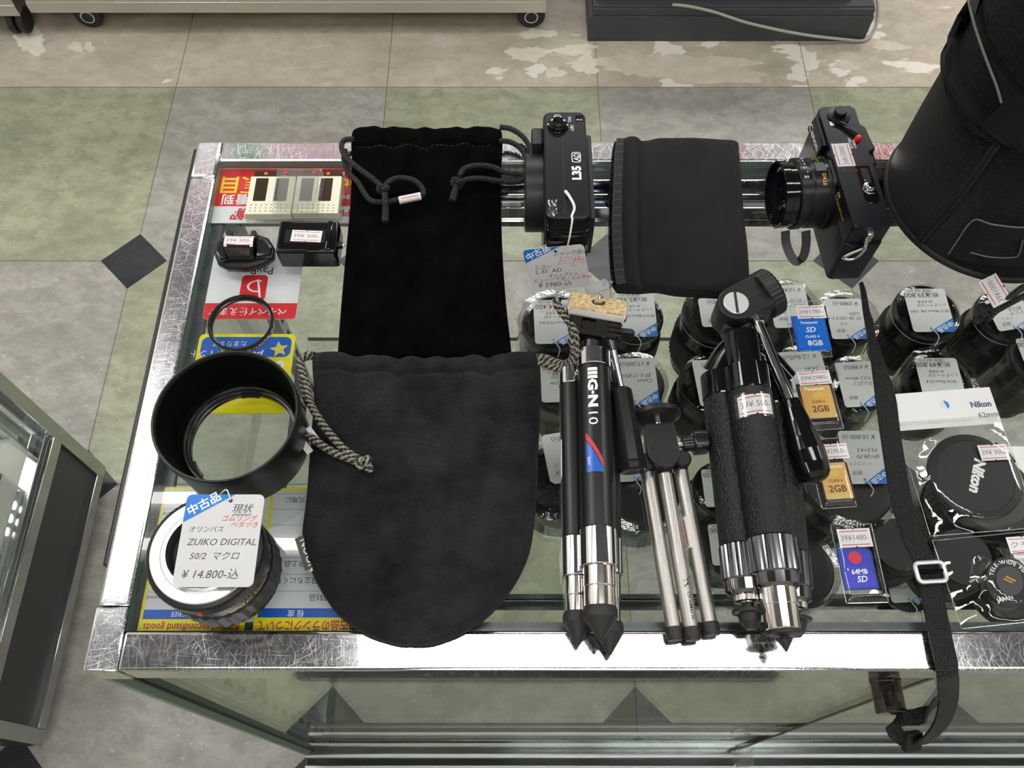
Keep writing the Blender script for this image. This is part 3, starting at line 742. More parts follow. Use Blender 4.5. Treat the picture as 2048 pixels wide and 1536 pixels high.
def d_rank(m, f, w_, h):
    m.quad(2.2, 2.2, w_ - 2.2, h * .835, .1, 'sign_grey', f); m.quad(2.2, h * .835, w_ - 2.2, h * .895, .14, 'sign_blue', f)
    m.text('Rank of secondhand goods', w_ * .5, h * .923, 5.0, 'ink_red', f, .2, 0, 'C', .012, fit=w_ * .9)
    m.text('RANK', w_ * .12, h * .85, 3, 'ink_white', f, .2, 0, 'C'); m.text('DEGREE', w_ * .6, h * .85, 3.2, 'ink_white', f, .2, 0, 'C')
    rows = ['Unopened', 'Mint without scratches', 'Good, light scratches', 'Fair with wear', 'Well used', 'For parts', 'Junk']
    for k, t_ in enumerate(rows):
        y = h * (.835 - .113 * (k + 1)); m.quad(2.2, y - .15, w_ - 2.2, y + .15, .16, 'ink_grey', f)
        m.text(t_, w_ * .97, y + 2.5, 2.8, 'ink_pencil', f, .2, 0, 'R', 0, .15)
    m.quad(w_ * .22, 2.2, w_ * .22 + .3, h * .895, .17, 'ink_grey', f)
sign('yellow bordered English rank chart under the glass beneath the tagged lens', 272, 974, 486, 1272, d_rank, mat='sign_yellow', r=1.5)
def d_rank2(m, f, w_, h):
    m.quad(2.2, 2.2, w_ - 2.2, h * .835, .1, 'sign_grey', f); m.quad(2.2, h * .835, w_ - 2.2, h * .895, .14, 'sign_blue', f)
    m.text('中古品のランクについて', w_ * .5, h * .92, 5.6, 'ink_red', f, .2, 0, 'C', .02, fit=w_ * .92)
    m.text('ランク', w_ * .10, h * .85, 3.2, 'ink_white', f, .2, 0, 'C'); m.text('程 度', w_ * .62, h * .85, 3.6, 'ink_white', f, .2, 0, 'C')
    for k, t_ in enumerate(['未開封品', 'スレが目立ちにくい美品', 'スレがある良上品', '比較的良品', '', '実用品', '部品取りや研究用に']):
        y = h * (.835 - .113 * (k + 1)); m.quad(2.2, y - .15, w_ - 2.2, y + .15, .16, 'ink_grey', f)
        if t_: m.text(t_, w_ * .24, y + 2.6, 3.6, 'sign_black', f, .2)
    m.quad(w_ * .2, 2.2, w_ * .2 + .3, h * .895, .17, 'ink_grey', f)
sign('yellow bordered Japanese rank chart half covered by the suede pouch', 504, 976, 722, 1268, d_rank2, mat='sign_yellow', r=1.5)

# ---------------------------------------------------------------- cream slide viewer
b = W(583, 400, 0); o = thing('slide_viewer', 'cream two window slide viewer with clear acrylic hood, on the red notice', 'slide viewer', b); L = local(b)
x0, x1 = L(490, 425, 9).x, L(676, 425, 9).x; y0, y1 = L(580, 429, 9).y, L(580, 338, 9).y; mx = (x0 + x1) / 2
m = MB(); m.box(x0 - 1, y0 - 1.5, 0, x1 + 1.5, y1 - 1, 2.2, 'acrylic', .4); m.build('clear_tray', o)
m = MB(); m.box(x0 + 2, y1 - 9, 2.3, x1 - 1, y1 - 1, 8.2, 'brown_window', .3)
for q in (x0 + 12, x1 - 12): m.box(q - 1.5, y1 - 6.5, 8.2, q + 1.5, y1 - 3.5, 9.4, 'orange_mark', .5)
m.build('dark_strip', o)
for k, (a, c, dy) in enumerate(((x0, mx - .6, 0), (mx + .6, x1, .9))):
    m = MB(); m.box(a, y0 + dy, 2.3, c, y1 - 8.4 + dy * .3, 9.6, 'cream', .5)
    wdt = c - a; xs = a + (wdt * .24 if k == 0 else wdt * .24)
    for q in (0, 1):
        wx = a + (4.8, 22)[q] if k == 0 else a + (4.2, 20)[q]
        m.prism(rr(wx, y0 + 13.5, wx + 10.5, y1 - 10.5, .8), 9.55, 9.72, 'brown_window')
    for i in range(8):
        for j in range(3):
            m.poly(circ(a + 4 + i * 4.2, y0 + 3.2 + j * 3.1, .55, 8), 9.68, 'ink_black')
    m.build('cream_plate', o)
hx0, hx1 = L(541, 420, 19).x, L(634, 420, 19).x; hy0, hy1 = L(590, 421, 19).y, L(590, 336, 19).y
m = MB(); m.box(hx0, hy0, 9.8, hx1, hy1, 19, 'acrylic', 1); m.box(hx0 + 3, hy0 + 4, 15, hx1 - 3, hy1 - 8, 18.9, 'acrylic', .6)
m.build('acrylic_hood', o)
for q in (hx0 + 7, hx1 - 7):
    m = MB(); m.cyl((q, hy1 - 3, 15), (q, hy1 - 3, 17.5), 1.4, mat='red_button', n=12); m.build('red_peg', o)

# ---------------------------------------------------------------- winged black clip with sticker
b = W(485, 505, 0); o = thing('accessory_clip', 'black winged accessory clip with price sticker and clear tape', 'camera accessory', b); L = local(b)
pts = [(428, 508), (432, 488), (446, 476), (475, 470), (515, 470), (538, 478), (550, 497), (548, 515), (528, 530), (492, 539), (455, 538), (436, 528)]
m = MB(); m.prism([tuple(L(p[0], p[1], 6).xy) for p in pts], .2, 9, 'black_plastic', 3.0, seg=3); m.build('body', o)
for s, pp in ((-1, [(431, 506), (436, 488), (452, 478), (455, 520), (440, 522)]), (1, [(512, 476), (534, 482), (546, 497), (543, 512), (514, 517)])):
    m = MB(); m.prism([tuple(L(p[0], p[1], 12).xy) for p in pp], 8.6, 15, 'black_semi', 2.0); m.build('wing', o)
c0 = L(485, 500, 10)
m = MB(); m.cyl((c0.x - 11, c0.y, 11), (c0.x + 11, c0.y, 11), 10.5, mat='black_semi', n=40, bev=2)
for s in (-1, 1): m.box(c0.x + s * 9.5 - 2, c0.y + 5, 10, c0.x + s * 9.5 + 2, c0.y + 13, 19, 'black_plastic', .8)
m.build('barrel', o)
bend = lambda cx, cy, cz, r_, rot=0: (lambda a, b_, c=0: V((cx + a * cos(R(rot)) - 0, cy + (r_ + c) * sin(b_ / r_) + a * sin(R(rot)), cz + (r_ + c) * cos(b_ / r_))))
m = MB(); fn = bend(c0.x, c0.y + .8, 11, 10.6, -1); sticker(m, fn, 23, 10.5, '39¥ 300-', 1, 8); m.build('price_sticker', o)
m = MB(); m.quad(-9, -8.5, 9, -4.6, .5, 'tape', lambda a, b_, c=0: fn(a, b_ * 1.5, c), 6, 4); m.quad(-9, 5.5, 9, 9, .5, 'tape', lambda a, b_, c=0: fn(a, b_ * 1.3, c), 6, 4); m.build('clear_tape', o)

# ---------------------------------------------------------------- small glossy black box
b = W(618, 500, 0); o = thing('charger_box', 'small glossy black box with price sticker beside the winged clip', 'charger', b); L = local(b)
x0, x1 = L(563, 536, 0).x, L(681, 536, 0).x; y0 = L(620, 536, 0).y; y1 = L(620, 440, 22).y
m = MB(); m.box(x0, y0, .1, x1, y1, 22, 'black_gloss', 2.4, seg=4); m.build('body', o)
m = MB(); m.box(x1 - 8.5, y0 + 1.5, 21.4, x1 - 4.5, y1 - 1.5, 23.4, 'black_gloss', .9); m.build('ridge', o)
m = MB(); m.box(x0 + 6, y0 + 8.5, 21.9, x1 - 9.5, y0 + 21.5, 22.15, 'tape_shine'); m.build('label_recess', o)
m = MB(); sticker(m, lambda a, b_, c=0: V(((x0 + x1) / 2 - .6 + a * cos(.05) + b_ * sin(.05), y0 + 15 + b_ * cos(.05) - a * sin(.05), 22.2 + c)), 24, 11, '39¥ 300-'); m.build('price_sticker', o)
m = MB(); m.cyl((x1 - .3, y0 + 13, 13), (x1 + 2.5, y0 + 13, 13), 3, mat='black_semi', n=20); m.cyl((x1 + 2.4, y0 + 13, 13), (x1 + 5, y0 + 13, 13), 1.1, mat='chrome', n=14, bev=.3); m.build('side_pin', o)

# ---------------------------------------------------------------- filter ring
def ring_text(m, s, fn, r_, z, a0, size, mat, step=None, flip=False):
    """letters standing on the outside wall of a round part"""
    a = a0
    for ch in s:
        if ch == ' ': a += size * .45 / r_; continue
        vs, fs, lo, hi = text_mesh(ch, .02, 0); k = size / .72; wd = (hi - lo) * k
        out = []
        for p in vs:
            q = a + (p[0] - lo) * k / r_; out.append(((r_ + .12) * cos(q), (r_ + .12) * sin(q), z + p[1] * k))
        m.add(out, fs, mat, False, fn); a += (wd + size * .16) / r_
b = W(485, 652, 0); o = thing('lens_filter', 'round screw in glass lens filter lying on the yellow point card', 'lens filter', b)
m = MB(); pr = [(22.3, 1.2), (22.3, 3.0), (23.4, 3.4), (23.4, 6.2), (24.9, 6.2), (25.3, 5.8), (25.3, 1.4), (24.4, 1.0), (24.4, .1), (23.2, .1), (22.3, 1.2)]
m.lathe(pr, 'black_semi', None, 80)
ring_text(m, 'Kenko', None, 25.35, 2.2, R(-102), 2.3, 'ink_gold'); ring_text(m, 'SKYLIGHT(1B) 52mm', None, 25.35, 2.2, R(-72), 2.4, 'ink_white'); ring_text(m, '52.', None, 25.35, 2.2, R(-122), 2.2, 'ink_white')
m.build('rim', o)
m = MB(); m.poly(circ(0, 0, 22.3, 64), 2.6, 'filter_glass'); m.build('filter_glass', o)

# ---------------------------------------------------------------- lens hood
b = V((-193.5, 251, CT)); o = thing('lens_hood', 'large round black lens hood standing open end up', 'lens hood', b)
m = MB(); m.lathe([(45.5, .2), (47.2, 1.2), (48.5, 40), (49.4, 41), (49.4, 49), (48.9, 50), (47.6, 50), (47.2, 49.2), (46.8, 41)], 'black_satin_tube', None, 96); m.build('outer_wall', o)
m = MB(); m.lathe([(46.9, 47.0), (44.5, 12), (41, 10.2), (40.6, 10.2)], 'black_flock', None, 96); m.build('flocked_lining', o)
m = MB(); m.lathe([(40.8, 10.4), (40.6, 12.6), (39.4, 12.6), (39.2, 8.2), (38.1, 8.0), (38.1, 4.2), (37.4, 4.0), (37.4, .3), (45.5, .2)], 'black_semi', None, 96)
for a in (80, 205, 322):
    for k in range(3):
        q0, q1 = R(a + k * 7), R(a + k * 7 + 7)
        m.add([(37.5 * cos(q0), 37.5 * sin(q0), 3.6), (37.5 * cos(q1), 37.5 * sin(q1), 3.6), (35.8 * cos(q1), 35.8 * sin(q1), 3.6), (35.8 * cos(q0), 35.8 * sin(q0), 3.6)] + [(37.5 * cos(q0), 37.5 * sin(q0), 1.6), (37.5 * cos(q1), 37.5 * sin(q1), 1.6), (35.8 * cos(q1), 35.8 * sin(q1), 1.6), (35.8 * cos(q0), 35.8 * sin(q0), 1.6)], [[0, 1, 2, 3], [3, 2, 6, 7], [0, 3, 7, 4], [1, 5, 6, 2]], 'black_semi')
m.build('bayonet_ring', o)

# ---------------------------------------------------------------- macro lens standing on its front, with tag
b = V((-188.5, 153.5, CT)); o = thing('camera_lens', 'black macro lens standing mount up, silver mount half hidden by its price tag', 'camera lens', b)
m = MB(); m.lathe([(30, .2), (32.5, 1), (32.8, 8), (33.8, 9), (35.4, 10)], 'black_semi', None, 72); m.build('front_barrel', o)
m = MB(); m.lathe([(35.2, 10), (36.2, 11), (36.2, 31), (35.2, 32)], 'black_rubber', None, 120, True, lambda k: 1 if k % 4 < 2 else .972); m.build('focus_ring', o)
m = MB(); m.lathe([(35.2, 32), (34.6, 33.2), (34.4, 45), (35.4, 46), (35.4, 47)], 'black_semi', None, 72)
for k in range(7):
    a = R(-62 + k * 4.4); m.box(-.3, -.1, 38, .3, .25, 42.5, 'ink_grey', 0, axis((34.45 * cos(a), 34.45 * sin(a), 0), (0, 0, 1)) if False else (lambda p, q, z, a=a: V(((34.4 + q) * cos(a) - p * sin(a), (34.4 + q) * sin(a) + p * cos(a), z))))
ring_text(m, 'DIGITAL 50mm', None, 34.45, 35.0, R(-68), 3.0, 'ink_gold')
m.build('middle_barrel', o)
m = MB(); m.lathe([(35.2, 47), (36.4, 48), (36.4, 57.5), (35.4, 59.5), (33.0, 60.5)], 'black_plastic', None, 120, True, lambda k: 1 if k % 2 else .994); m.build('mount_collar', o)
m = MB(); m.lathe([(33, 60.4), (32.4, 61.2), (26.5, 61.2), (26, 60.6), (24.6, 60.6), (24.6, 63.5), (22.2, 63.5), (21.8, 58)], 'flange', None, 96)
for a in (35, 160, 280): m.lathe([(.01, .25), (1.5, .25), (1.7, 0)], 'white_metal', lambda p, q, z, a=a: V((29.4 * cos(R(a)) + p, 29.4 * sin(R(a)) + q, 61.2 + z)), 14)
m.build('metal_mount', o, 'bright silver lens mount')
m = MB(); m.lathe([(21.9, 58.5), (20, 56), (14, 54), (.01, 54)], 'black_matte', None, 48); m.lathe([(14, 54.4), (8, 56), (.01, 56.6)], 'lens_glass', None, 36); m.build('rear_element', o)
m = MB(); m.lathe([(1.6, 0), (1.4, .7), (.01, 1)], 'red_button', axis(V((36.3 * cos(R(-88)), 36.3 * sin(R(-88)), 53.5)), (cos(R(-88)), sin(R(-88)), 0)), 14); m.build('red_dot', o)
L0 = V(b); b2 = W(425, 1085, 66); o = thing('price_tag', 'white used goods tag reading ¥14,800 lying on the silver lens mount', 'price tag', b2); L = local(b2)
fn, wd, ht = quad_frame(L, (354, 990), (509, 990), (343, 1174), (66, 66, 65))
price_tag(o, fn, wd, ht, [('現状', .74, .80, .095, 'ink_pencil'), ('ゴムリング', .72, .705, .066, 'ink_redpen'), ('ベタつき', .79, .635, .064, 'ink_redpen'), ('オリンパス', .10, .585, .064, 'ink_pencil'),
    ('ZUIKO DIGITAL', .10, .44, .088, 'ink_pencil'), ('50/2  マクロ', .16, .29, .085, 'ink_pencil'), ('¥ 14.800-込', .10, .09, .105, 'ink_pencil')])
m = MB(); h0 = fn(wd * .57, ht * .93, 0); m.tube(cr([h0 + V((0, 0, .6)), h0 + V((-1, 3, 2)), h0 + V((-4, 7, .5)), h0 + V((-10, 4, -5)), h0 + V((-14, -8, -4.2))], 6), .45, 'white_cord', 6); m.build('string', o)
m = MB(); m.quad(wd * .62, ht * .775, wd * .86, ht * .78, .15, 'ink_pencil', fn); m.quad(wd * .62, ht * .762, wd * .86, ht * .767, .15, 'ink_pencil', fn); m.build('pen_underline', o)
# ---------------------------------------------------------------- soft pouches
def pillow(m, rows, L, zr, z0, top, mat, nu=60, nv=70, edge=.35, bend=None, ybend=None):
    """rows: (left x, left y, right x, right y) down the outline in pixels; top(s, t) height in mm"""
    rws = cr([V((a, b, 0)) for a, b, _, _ in rows], 12); rwr = cr([V((c, d, 0)) for _, _, c, d in rows], 12)
    cum = [0.0]
    for k in range(1, len(rws)): cum.append(cum[-1] + ((rws[k] - rws[k - 1]).length + (rwr[k] - rwr[k - 1]).length) / 2)
    def at(lst, t):
        q = t * cum[-1]; i = 0
        while i < len(cum) - 2 and cum[i + 1] < q: i += 1
        f = (q - cum[i]) / max(1e-6, cum[i + 1] - cum[i]); return lst[i] * (1 - f) + lst[i + 1] * f
    tp, bt = [], []
    for j in range(nv + 1):
        t = j / nv; a, b = at(rws, t), at(rwr, t)
        for i in range(nu + 1):
            s = i / nu; p = a * (1 - s) + b * s
            if ybend: p.y += ybend(s, t)
            es = max(0, 1 - abs(2 * s - 1) ** 5); et = max(0, 1 - abs(2 * t - 1) ** 14)
            e = (es * et) ** edge
            q = L(p.x, p.y, zr)
            tp.append((q.x, q.y, z0(s, t) + .6 + (top(s, t)) * e)); bt.append((q.x, q.y, z0(s, t) + .6 - .6 * e))
    N = nu + 1; fs = [[j * N + i, (j + 1) * N + i, (j + 1) * N + i + 1, j * N + i + 1] for j in range(nv) for i in range(nu)]
    m.add(tp, fs, mat, True); m.add(bt, [f[::-1] for f in fs], mat, True)
    P = lambda s, t: V(tp[int(round(t * nv)) * N + int(round(s * nu))])
    return P

def knot(m, c, r_, tr, mat, d=(0, -1, .2)):
    f = axis(c, d, (0, 0, 1)); pts = []
    for k in range(40):
        a = 2 * pi * k / 40
        pts.append(f(r_ * .42 * (sin(a) + 2 * sin(2 * a)), r_ * .42 * (cos(a) - 2 * cos(2 * a)), -r_ * .5 * sin(3 * a)))
    m.tube(pts, tr, mat, 8, closed=True)

# black velvet drawstring pouch
b = W(855, 500, 0); o = thing('drawstring_pouch', 'long black velvet drawstring pouch with black cords, reaching over the back rail', 'pouch', b); L = local(b)
rows = [(707, 250, 1001, 250), (702, 262, 1004, 262), (701, 293, 1005, 290), (702, 320, 1003, 320), (699, 400, 1002, 390), (690, 500, 1005, 500), (681, 600, 1012, 600), (675, 680, 1021, 680), (673, 716, 1024, 716)]
def vtop(s, t):
    g = exp(-((t - .045) / .06) ** 2)
    ru = (sin(s * 34 + .6) * .5 + sin(s * 57 + 2) * .3 + .4) * 3.2 * g
    sm = -2.2 * exp(-((t - .10) / .010) ** 2)
    return (8.5 - 4.0 * t) + ru + sm + .8 * sin(s * 9 + t * 5) * (1 - t) + .5 * sin(s * 4 - t * 13) + (1.6 * sin(s * 34 + 1.2) + 1.2 * sin(s * 21)) * exp(-((t - .12) / .07) ** 2)
m = MB(); P = pillow(m, rows, L, 5, lambda s, t: .3, vtop, 'velvet', 110, 110, ybend=lambda s, t: (2.6 * sin(s * 34 + .6) + 1.6 * sin(s * 57 + 2) + 4.5 * (1 - (2 * s - 1) ** 2)) * exp(-(t / .05) ** 2))
m.build('fabric', o)
m = MB()
for k in range(26):
    s0, s1 = .05 + k * .034, .05 + k * .034 + .02
    if s1 < .97: m.tube([P(s0, .10) + V((0, 0, .5)), P(s1, .10) + V((0, 0, .5))], .28, 'thread', 5)
m.build('stitching', o)
def cord_px(pts, n=8): return cr([L(x, y, z) for x, y, z in pts], n)
m = MB(); m.tube(cord_px([(708, 278, 8), (690, 280, 9), (683, 292, 9), (690, 312, 11), (715, 335, 14), (745, 357, 16), (766, 376, 16)]), 2.3, 'cord_black')
m.tube(cord_px([(690, 300, 7), (688, 320, 7), (697, 345, 9), (716, 365, 13), (730, 388, 14), (744, 402, 14), (770, 404, 14), (800, 399, 15), (830, 396, 16), (846, 388, 16), (843, 374, 16), (826, 360, 16), (800, 356, 16), (780, 362, 17), (768, 374, 16)]), 2.3, 'cord_black')
m.tube(cord_px([(768, 378, 16), (770, 400, 19), (771, 420, 15), (770, 444, 13)]), lambda t: 2.3 + .8 * t, 'cord_black')
knot(m, L(767, 380, 17), 3.4, 2.2, 'cord_black'); m.build('cord', o)
m = MB(); m.tube(cord_px([(1000, 254, 7), (1022, 258, 7), (1044, 272, 6), (1058, 292, 5), (1066, 320, 4), (1069, 350, 3.4)]), 2.3, 'cord_black')
m.tube(cord_px([(998, 282, 8), (1020, 284, 7), (1040, 296, 6), (1051, 315, 5), (1056, 338, 3.4), (1046, 360, 3.4), (1020, 365, 6), (990, 361, 11), (960, 357, 13), (930, 360, 15), (920, 372, 15)]), 2.3, 'cord_black')
m.tube(cord_px([(1062, 338, 3.2), (1056, 352, 3.2), (1040, 349, 4), (1010, 345, 8), (985, 334, 12), (955, 331, 14), (930, 337, 15), (918, 352, 15)]), 2.3, 'cord_black')
m.tube(cord_px([(915, 366, 16), (909, 384, 15), (905, 402, 13)]), lambda t: 2.5 + .8 * t, 'cord_black')
knot(m, L(915, 366, 16), 3.4, 2.2, 'cord_black'); m.build('cord', o)
m = MB(); a, c = L(798, 401, 17), L(842, 392, 18); f = axis(a, c - a); ln = (c - a).length
m.lathe([(2.9, 0), (3.2, .3), (3.2, ln), (2.9, ln)], 'sticker', f, 24)
for k in (.25, .7):
    m.add([tuple(f(3.3 * cos(q), 3.3 * sin(q), z)) for q in (R(60 + k * 160), R(72 + k * 160)) for z in (ln * .1, ln * .9)], [[0, 1, 3, 2]], 'ink_red')
m.build('price_sticker', o, 'white price sticker wrapped round the cord')

# charcoal suede pouch with camouflage cord
b = W(845, 1000, 0); o = thing('drawstring_pouch', 'wide charcoal suede drawstring pouch with olive braided cord and rounded bottom', 'pouch', b); L = local(b)
rows = [(625, 700, 1077, 700), (623, 715, 1079, 712), (623, 740, 1080, 736), (624, 790, 1082, 790), (617, 880, 1078, 880), (609, 985, 1074, 985), (600, 1065, 1068, 1050), (610, 1115, 1058, 1105), (637, 1175, 1030, 1165), (675, 1228, 985, 1222), (725, 1265, 930, 1262), (775, 1283, 880, 1282), (805, 1289, 850, 1289)]
def stop(s, t):
    ga = exp(-((t - .0) / .10) ** 2); fo = 0
    for c_, wd_, am, sl in ((.12, .03, 3.2, .10), (.19, .025, -2.2, .16), (.33, .03, 2.4, .02), (.385, .02, -2.4, -.03), (.47, .03, 1.6, 0), (.60, .02, -1.8, .05), (.70, .03, 2.0, .1), (.78, .018, -2.8, .16), (.88, .03, 1.8, .0), (.53, .05, 1.3, -.3), (.26, .06, 1.3, -.2)):
        fo += am * exp(-((s - c_ - sl * (t - .05)) / wd_) ** 2) * exp(-(t / .22) ** 2) * 1.5
    sm = -3.2 * exp(-((t - .058) / .007) ** 2)
    return 13.5 - 3 * t + fo + sm + .8 * sin(s * 7 + t * 9) + .9 * sin(s * 13 - t * 6 + 1) + .8 * sin(s * 21 + t * 17) + 1.0 * sin(s * 47) * exp(-(t / .09) ** 2)
m = MB(); P = pillow(m, rows, L, 8, lambda s, t: .3 + 5.2 * max(0, 1 - t / .12), stop, 'suede', 120, 130, ybend=lambda s, t: 17 * (1 - (2 * s - 1) ** 2) * exp(-((t) / .14) ** 2) + (1.2 * sin(s * 41) + sin(s * 67)) * exp(-(t / .03) ** 2))
m.build('fabric', o)
m = MB(); m.tube(cr([L(622, 712, 10), L(604, 718, 9), L(602, 735, 8), L(606, 765, 8), L(612, 795, 8), L(606, 812, 8), L(604, 835, 9), L(612, 862, 13), L(636, 885, 18), L(668, 905, 19), L(700, 918, 19), L(726, 928, 18)], 8), 2.9, 'cord_camo', 12)
m.tube(cr([L(624, 708, 11), L(610, 712, 12), L(600, 724, 12), L(606, 750, 12), L(614, 775, 12), L(620, 805, 15), L(636, 835, 19), L(660, 868, 20), L(690, 900, 20), L(722, 922, 19)], 8), 2.9, 'cord_camo', 12)
knot(m, L(728, 926, 19), 3.4, 2.6, 'cord_camo', (.5, -.8, .2)); m.tube(cr([L(728, 926, 19), L(736, 934, 17), L(740, 943, 15)], 5), 3.2, 'cord_camo', 10); m.build('cord', o)
m = MB(); m.tube(cr([L(1074, 716, 12), L(1090, 716, 10), L(1110, 724, 9), L(1130, 728, 14), L(1144, 718, 22), L(1148, 700, 30), L(1144, 680, 36), L(1146, 660, 40), L(1136, 640, 43), L(1122, 622, 44), L(1113, 606, 46), L(1116, 598, 47)], 8), 3.0, 'cord_camo', 12)
m.tube(cr([L(1076, 724, 9), L(1096, 730, 8), L(1118, 738, 10), L(1138, 734, 17), L(1150, 716, 26), L(1152, 690, 34), L(1150, 664, 40), L(1141, 644, 44)], 8), 2.9, 'cord_camo', 12); m.build('cord', o)
m = MB(); f = frame(L(604, 868, 14), V((.62, -.79, 0)), V((.79, .62, .1)))
m.box(-2, -5.5, 0, 16, -.5, .5, 'paper', .2, f); m.box(0, 4, 2.8, 16, 8, 3.3, 'paper', .2, f); m.box(-1, -1, 1.5, 13, 5, 2.2, 'tape', .2, f); m.build('price_sticker', o)
m = MB(); q0 = L(590, 1078, 4); f = frame(q0, V((.40, -.92, 0)), V((.92, .40, .15))); m.box(0, 0, 0, 24, 16, .8, 'label_grey', .2, f)
m.text('NOON', 3, 3.0, 5.5, 'ink_white', f, .95); m.build('woven_label', o)

# black jersey zip pouch
b = W(1365, 440, 0); o = thing('zip_pouch', 'flat black jersey zip pouch between the two cameras', 'pouch', b); L = local(b)
rows = [(1238, 274, 1474, 276), (1228, 284, 1480, 284), (1224, 310, 1482, 310), (1221, 360, 1486, 360), (1218, 440, 1492, 440), (1219, 500, 1499, 500), (1223, 550, 1502, 560), (1228, 570, 1500, 580), (1236, 580, 1494, 588)]
m = MB()
P = pillow(m, rows, L, 6, lambda s, t: .3, lambda s, t: 9.5 + 1.2 * sin(s * 6 + t * 4) + 2.6 * exp(-((s - .13) / .05) ** 2) - 2.4 * exp(-((s - .20) / .02) ** 2) + 1.0 * sin(t * 9 + s * 12) * exp(-(t / .2) ** 2), 'jersey', 90, 80,
           ybend=lambda s, t: 8 * exp(-((s - .24) / .07) ** 2) * exp(-(t / .06) ** 2) + (8 * exp(-((s - .30) / .10) ** 2) * -.6 + 6 * s) * exp(-((1 - t) / .08) ** 2))
m.build('fabric', o)
m = MB(); m.strip([P(.055, t / 30) + V((0, 0, 1.2)) for t in range(1, 30)], (1, 0, 0), 8, .8, 'pouch_trim')
for k in range(2, 58):
    q = P(.055, k / 60) + V((0, 0, 1.9)); m.tube([q + V((-3.2, 0, 0)), q + V((3.2, .4, 0))], .22, 'thread', 4)
m.build('zip_tape', o)
m = MB()
for k in range(3, 88):
    q = P(.012, k / 90) + V((-.4, 0, .5)); m.box(q.x - .8, q.y - .35, q.z - .4, q.x + .9, q.y + .35, q.z + .5, 'black_gloss')
m.build('zip_teeth', o, None, None, kind='stuff')
m = MB(); a, c = L(1226, 562, 7), L(1176, 582, 4); f = frame(a, c - a, V((.3, 1, 0)))
m.prism(rr(4, -5, (c - a).length + 2, 5, 2.5), -.8, .8, 'pull_tab', .3, f); m.prism(rr(0, -1.6, 9, 1.6, 1.2), .3, 1.4, 'chrome', .3, f); m.build('zip_puller', o, 'clear plastic zip puller on chrome slider')
# olympus-like flat compact camera: black, lens to the left
b = V((41, 447, CT)); o = thing('compact_camera', 'black compact film camera standing upright with lens to the left and string tag', 'camera', b)
BW, BL, BH = 17, 56, 72
m = MB(); m.prism(rr(-BW, -BL, BW, BL, 6, 4), .2, 62, 'camera_black', 1.0); m.build('body', o)
m = MB(); m.prism(rr(-BW + .3, -BL + 7, BW - .5, BL - .5, 6, 4), 62, BH, 'camera_black', 1.6); m.box(-2.5, -BL + 7, BH - .1, -1.9, BL - 1, BH + .12, 'ink_black'); m.build('top_cover', o)
m = MB(); m.prism(rr(-BW + 1, -BL - .5, BW - 1, -BL + 9.5, 3, 4), 40, 66, 'black_gloss', 1.5); m.box(-6, -BL - 1, 58, 8, -BL, 61, 'black_semi', .3); m.build('end_cover', o)
m = MB(); m.lathe([(.01, 0), (30, 0), (30.5, .6), (30.5, 13.5), (29.5, 14.5), (25, 14.5), (23, 10), (12, 8)], 'black_plastic', axis((-BW + .5, 4, 36), (-1, 0, 0)), 72)
m.lathe([(12, 8), (9, 8.6), (.01, 9.4)], 'lens_glass', axis((-BW + .5, 4, 36), (-1, 0, 0)), 40); m.build('lens_barrel', o)
m = MB(); m.prism([(20, 10), (48, 10), (51, 16), (51, 58), (44, 66), (28, 66), (22, 50)], 0, 9, 'black_plastic', 1.5, lambda a, c, d: V((-BW - d + .3, a, c))); m.build('front_grip', o)
m = MB(); m.prism([(-38, 14), (44, 14), (48, 20), (48, 54), (44, 58), (-38, 58)], 0, 5, 'black_plastic', 1.5, lambda a, c, d: V((BW + d - .3, a, c))); m.build('back_door', o)
m = MB(); q = V((-5.5, 40, BH)); ax = axis(q, (0, 0, 1))
m.lathe([(8.4, 0), (8.2, .6), (7, .9), (6.8, 3.2), (6.0, 4.2), (4.6, 4.4), (4.2, 3.6), (.01, 3.4)], 'black_gloss', ax, 48); m.build('power_dial', o)
m = MB(); m.prism([(-3.6, 6.6), (3.6, 6.6), (2, 11.5), (-2, 11.5)], 0, 1.4, 'chrome', .4, lambda a, c, d: q + V((a, c, d))); m.build('dial_highlight', o)  # chrome wedge stands in for the highlight on the dial
TOPF = lambda a, c, d=0: V((a, c, BH + d))
m = MB(); rot = 90
m.text('ON', 5.0, 44.5, 2.5, 'ink_white', TOPF, .2, rot); m.text('OFF', 7.0, 35.5, 2.5, 'ink_white', TOPF, .2, rot); m.poly(circ(2.8, 44.5, .7, 10), .2, 'ink_red', TOPF); m.poly(circ(4.6, 38.5, .6, 10), .2, 'ink_white', TOPF); m.quad(1.2, 39, 3, 40, .2, 'ink_white', TOPF)
m.text('L35', 10.6, -13, 6.6, 'ink_white', TOPF, .2, rot, 'L', .045); x = 10.8
for r0 in ((4.0, 5.4, 11.0, 14.6),):
    m.ring(rr(4.2, 3.7, 11.2, 13.9, 2.0), rr(4.8, 4.3, 10.6, 13.3, 1.6), .2, 'ink_white', TOPF)
m.text('AD', 10.2, 4.9, 4.6, 'ink_white', TOPF, .22, rot, 'L', .01, .2, fit=7.8); m.build('printed_marks', o, 'white lettering on the top cover')
m = MB(); m.prism(rr(8.5, 45, 14.6, 51.5, .6), BH - .2, BH + .15, 'black_gloss'); m.quad(9.4, 46.3, 11, 47.2, .25, 'ink_white', TOPF); m.quad(11.6, 45.9, 13.8, 47.6, .25, 'ink_grey', TOPF); m.build('counter_window', o)
m = MB(); m.quad(-15, -48, 15, -32, .5, 'tape', TOPF, 10, 8); m.quad(-14.5, -48, -8, -33, 1.2, 'tape', lambda a, c, d=0: V((a, c, BH + d + .8 * sin(a * 2 + c))), 6, 8); m.build('clear_tape', o)
L = local(b)
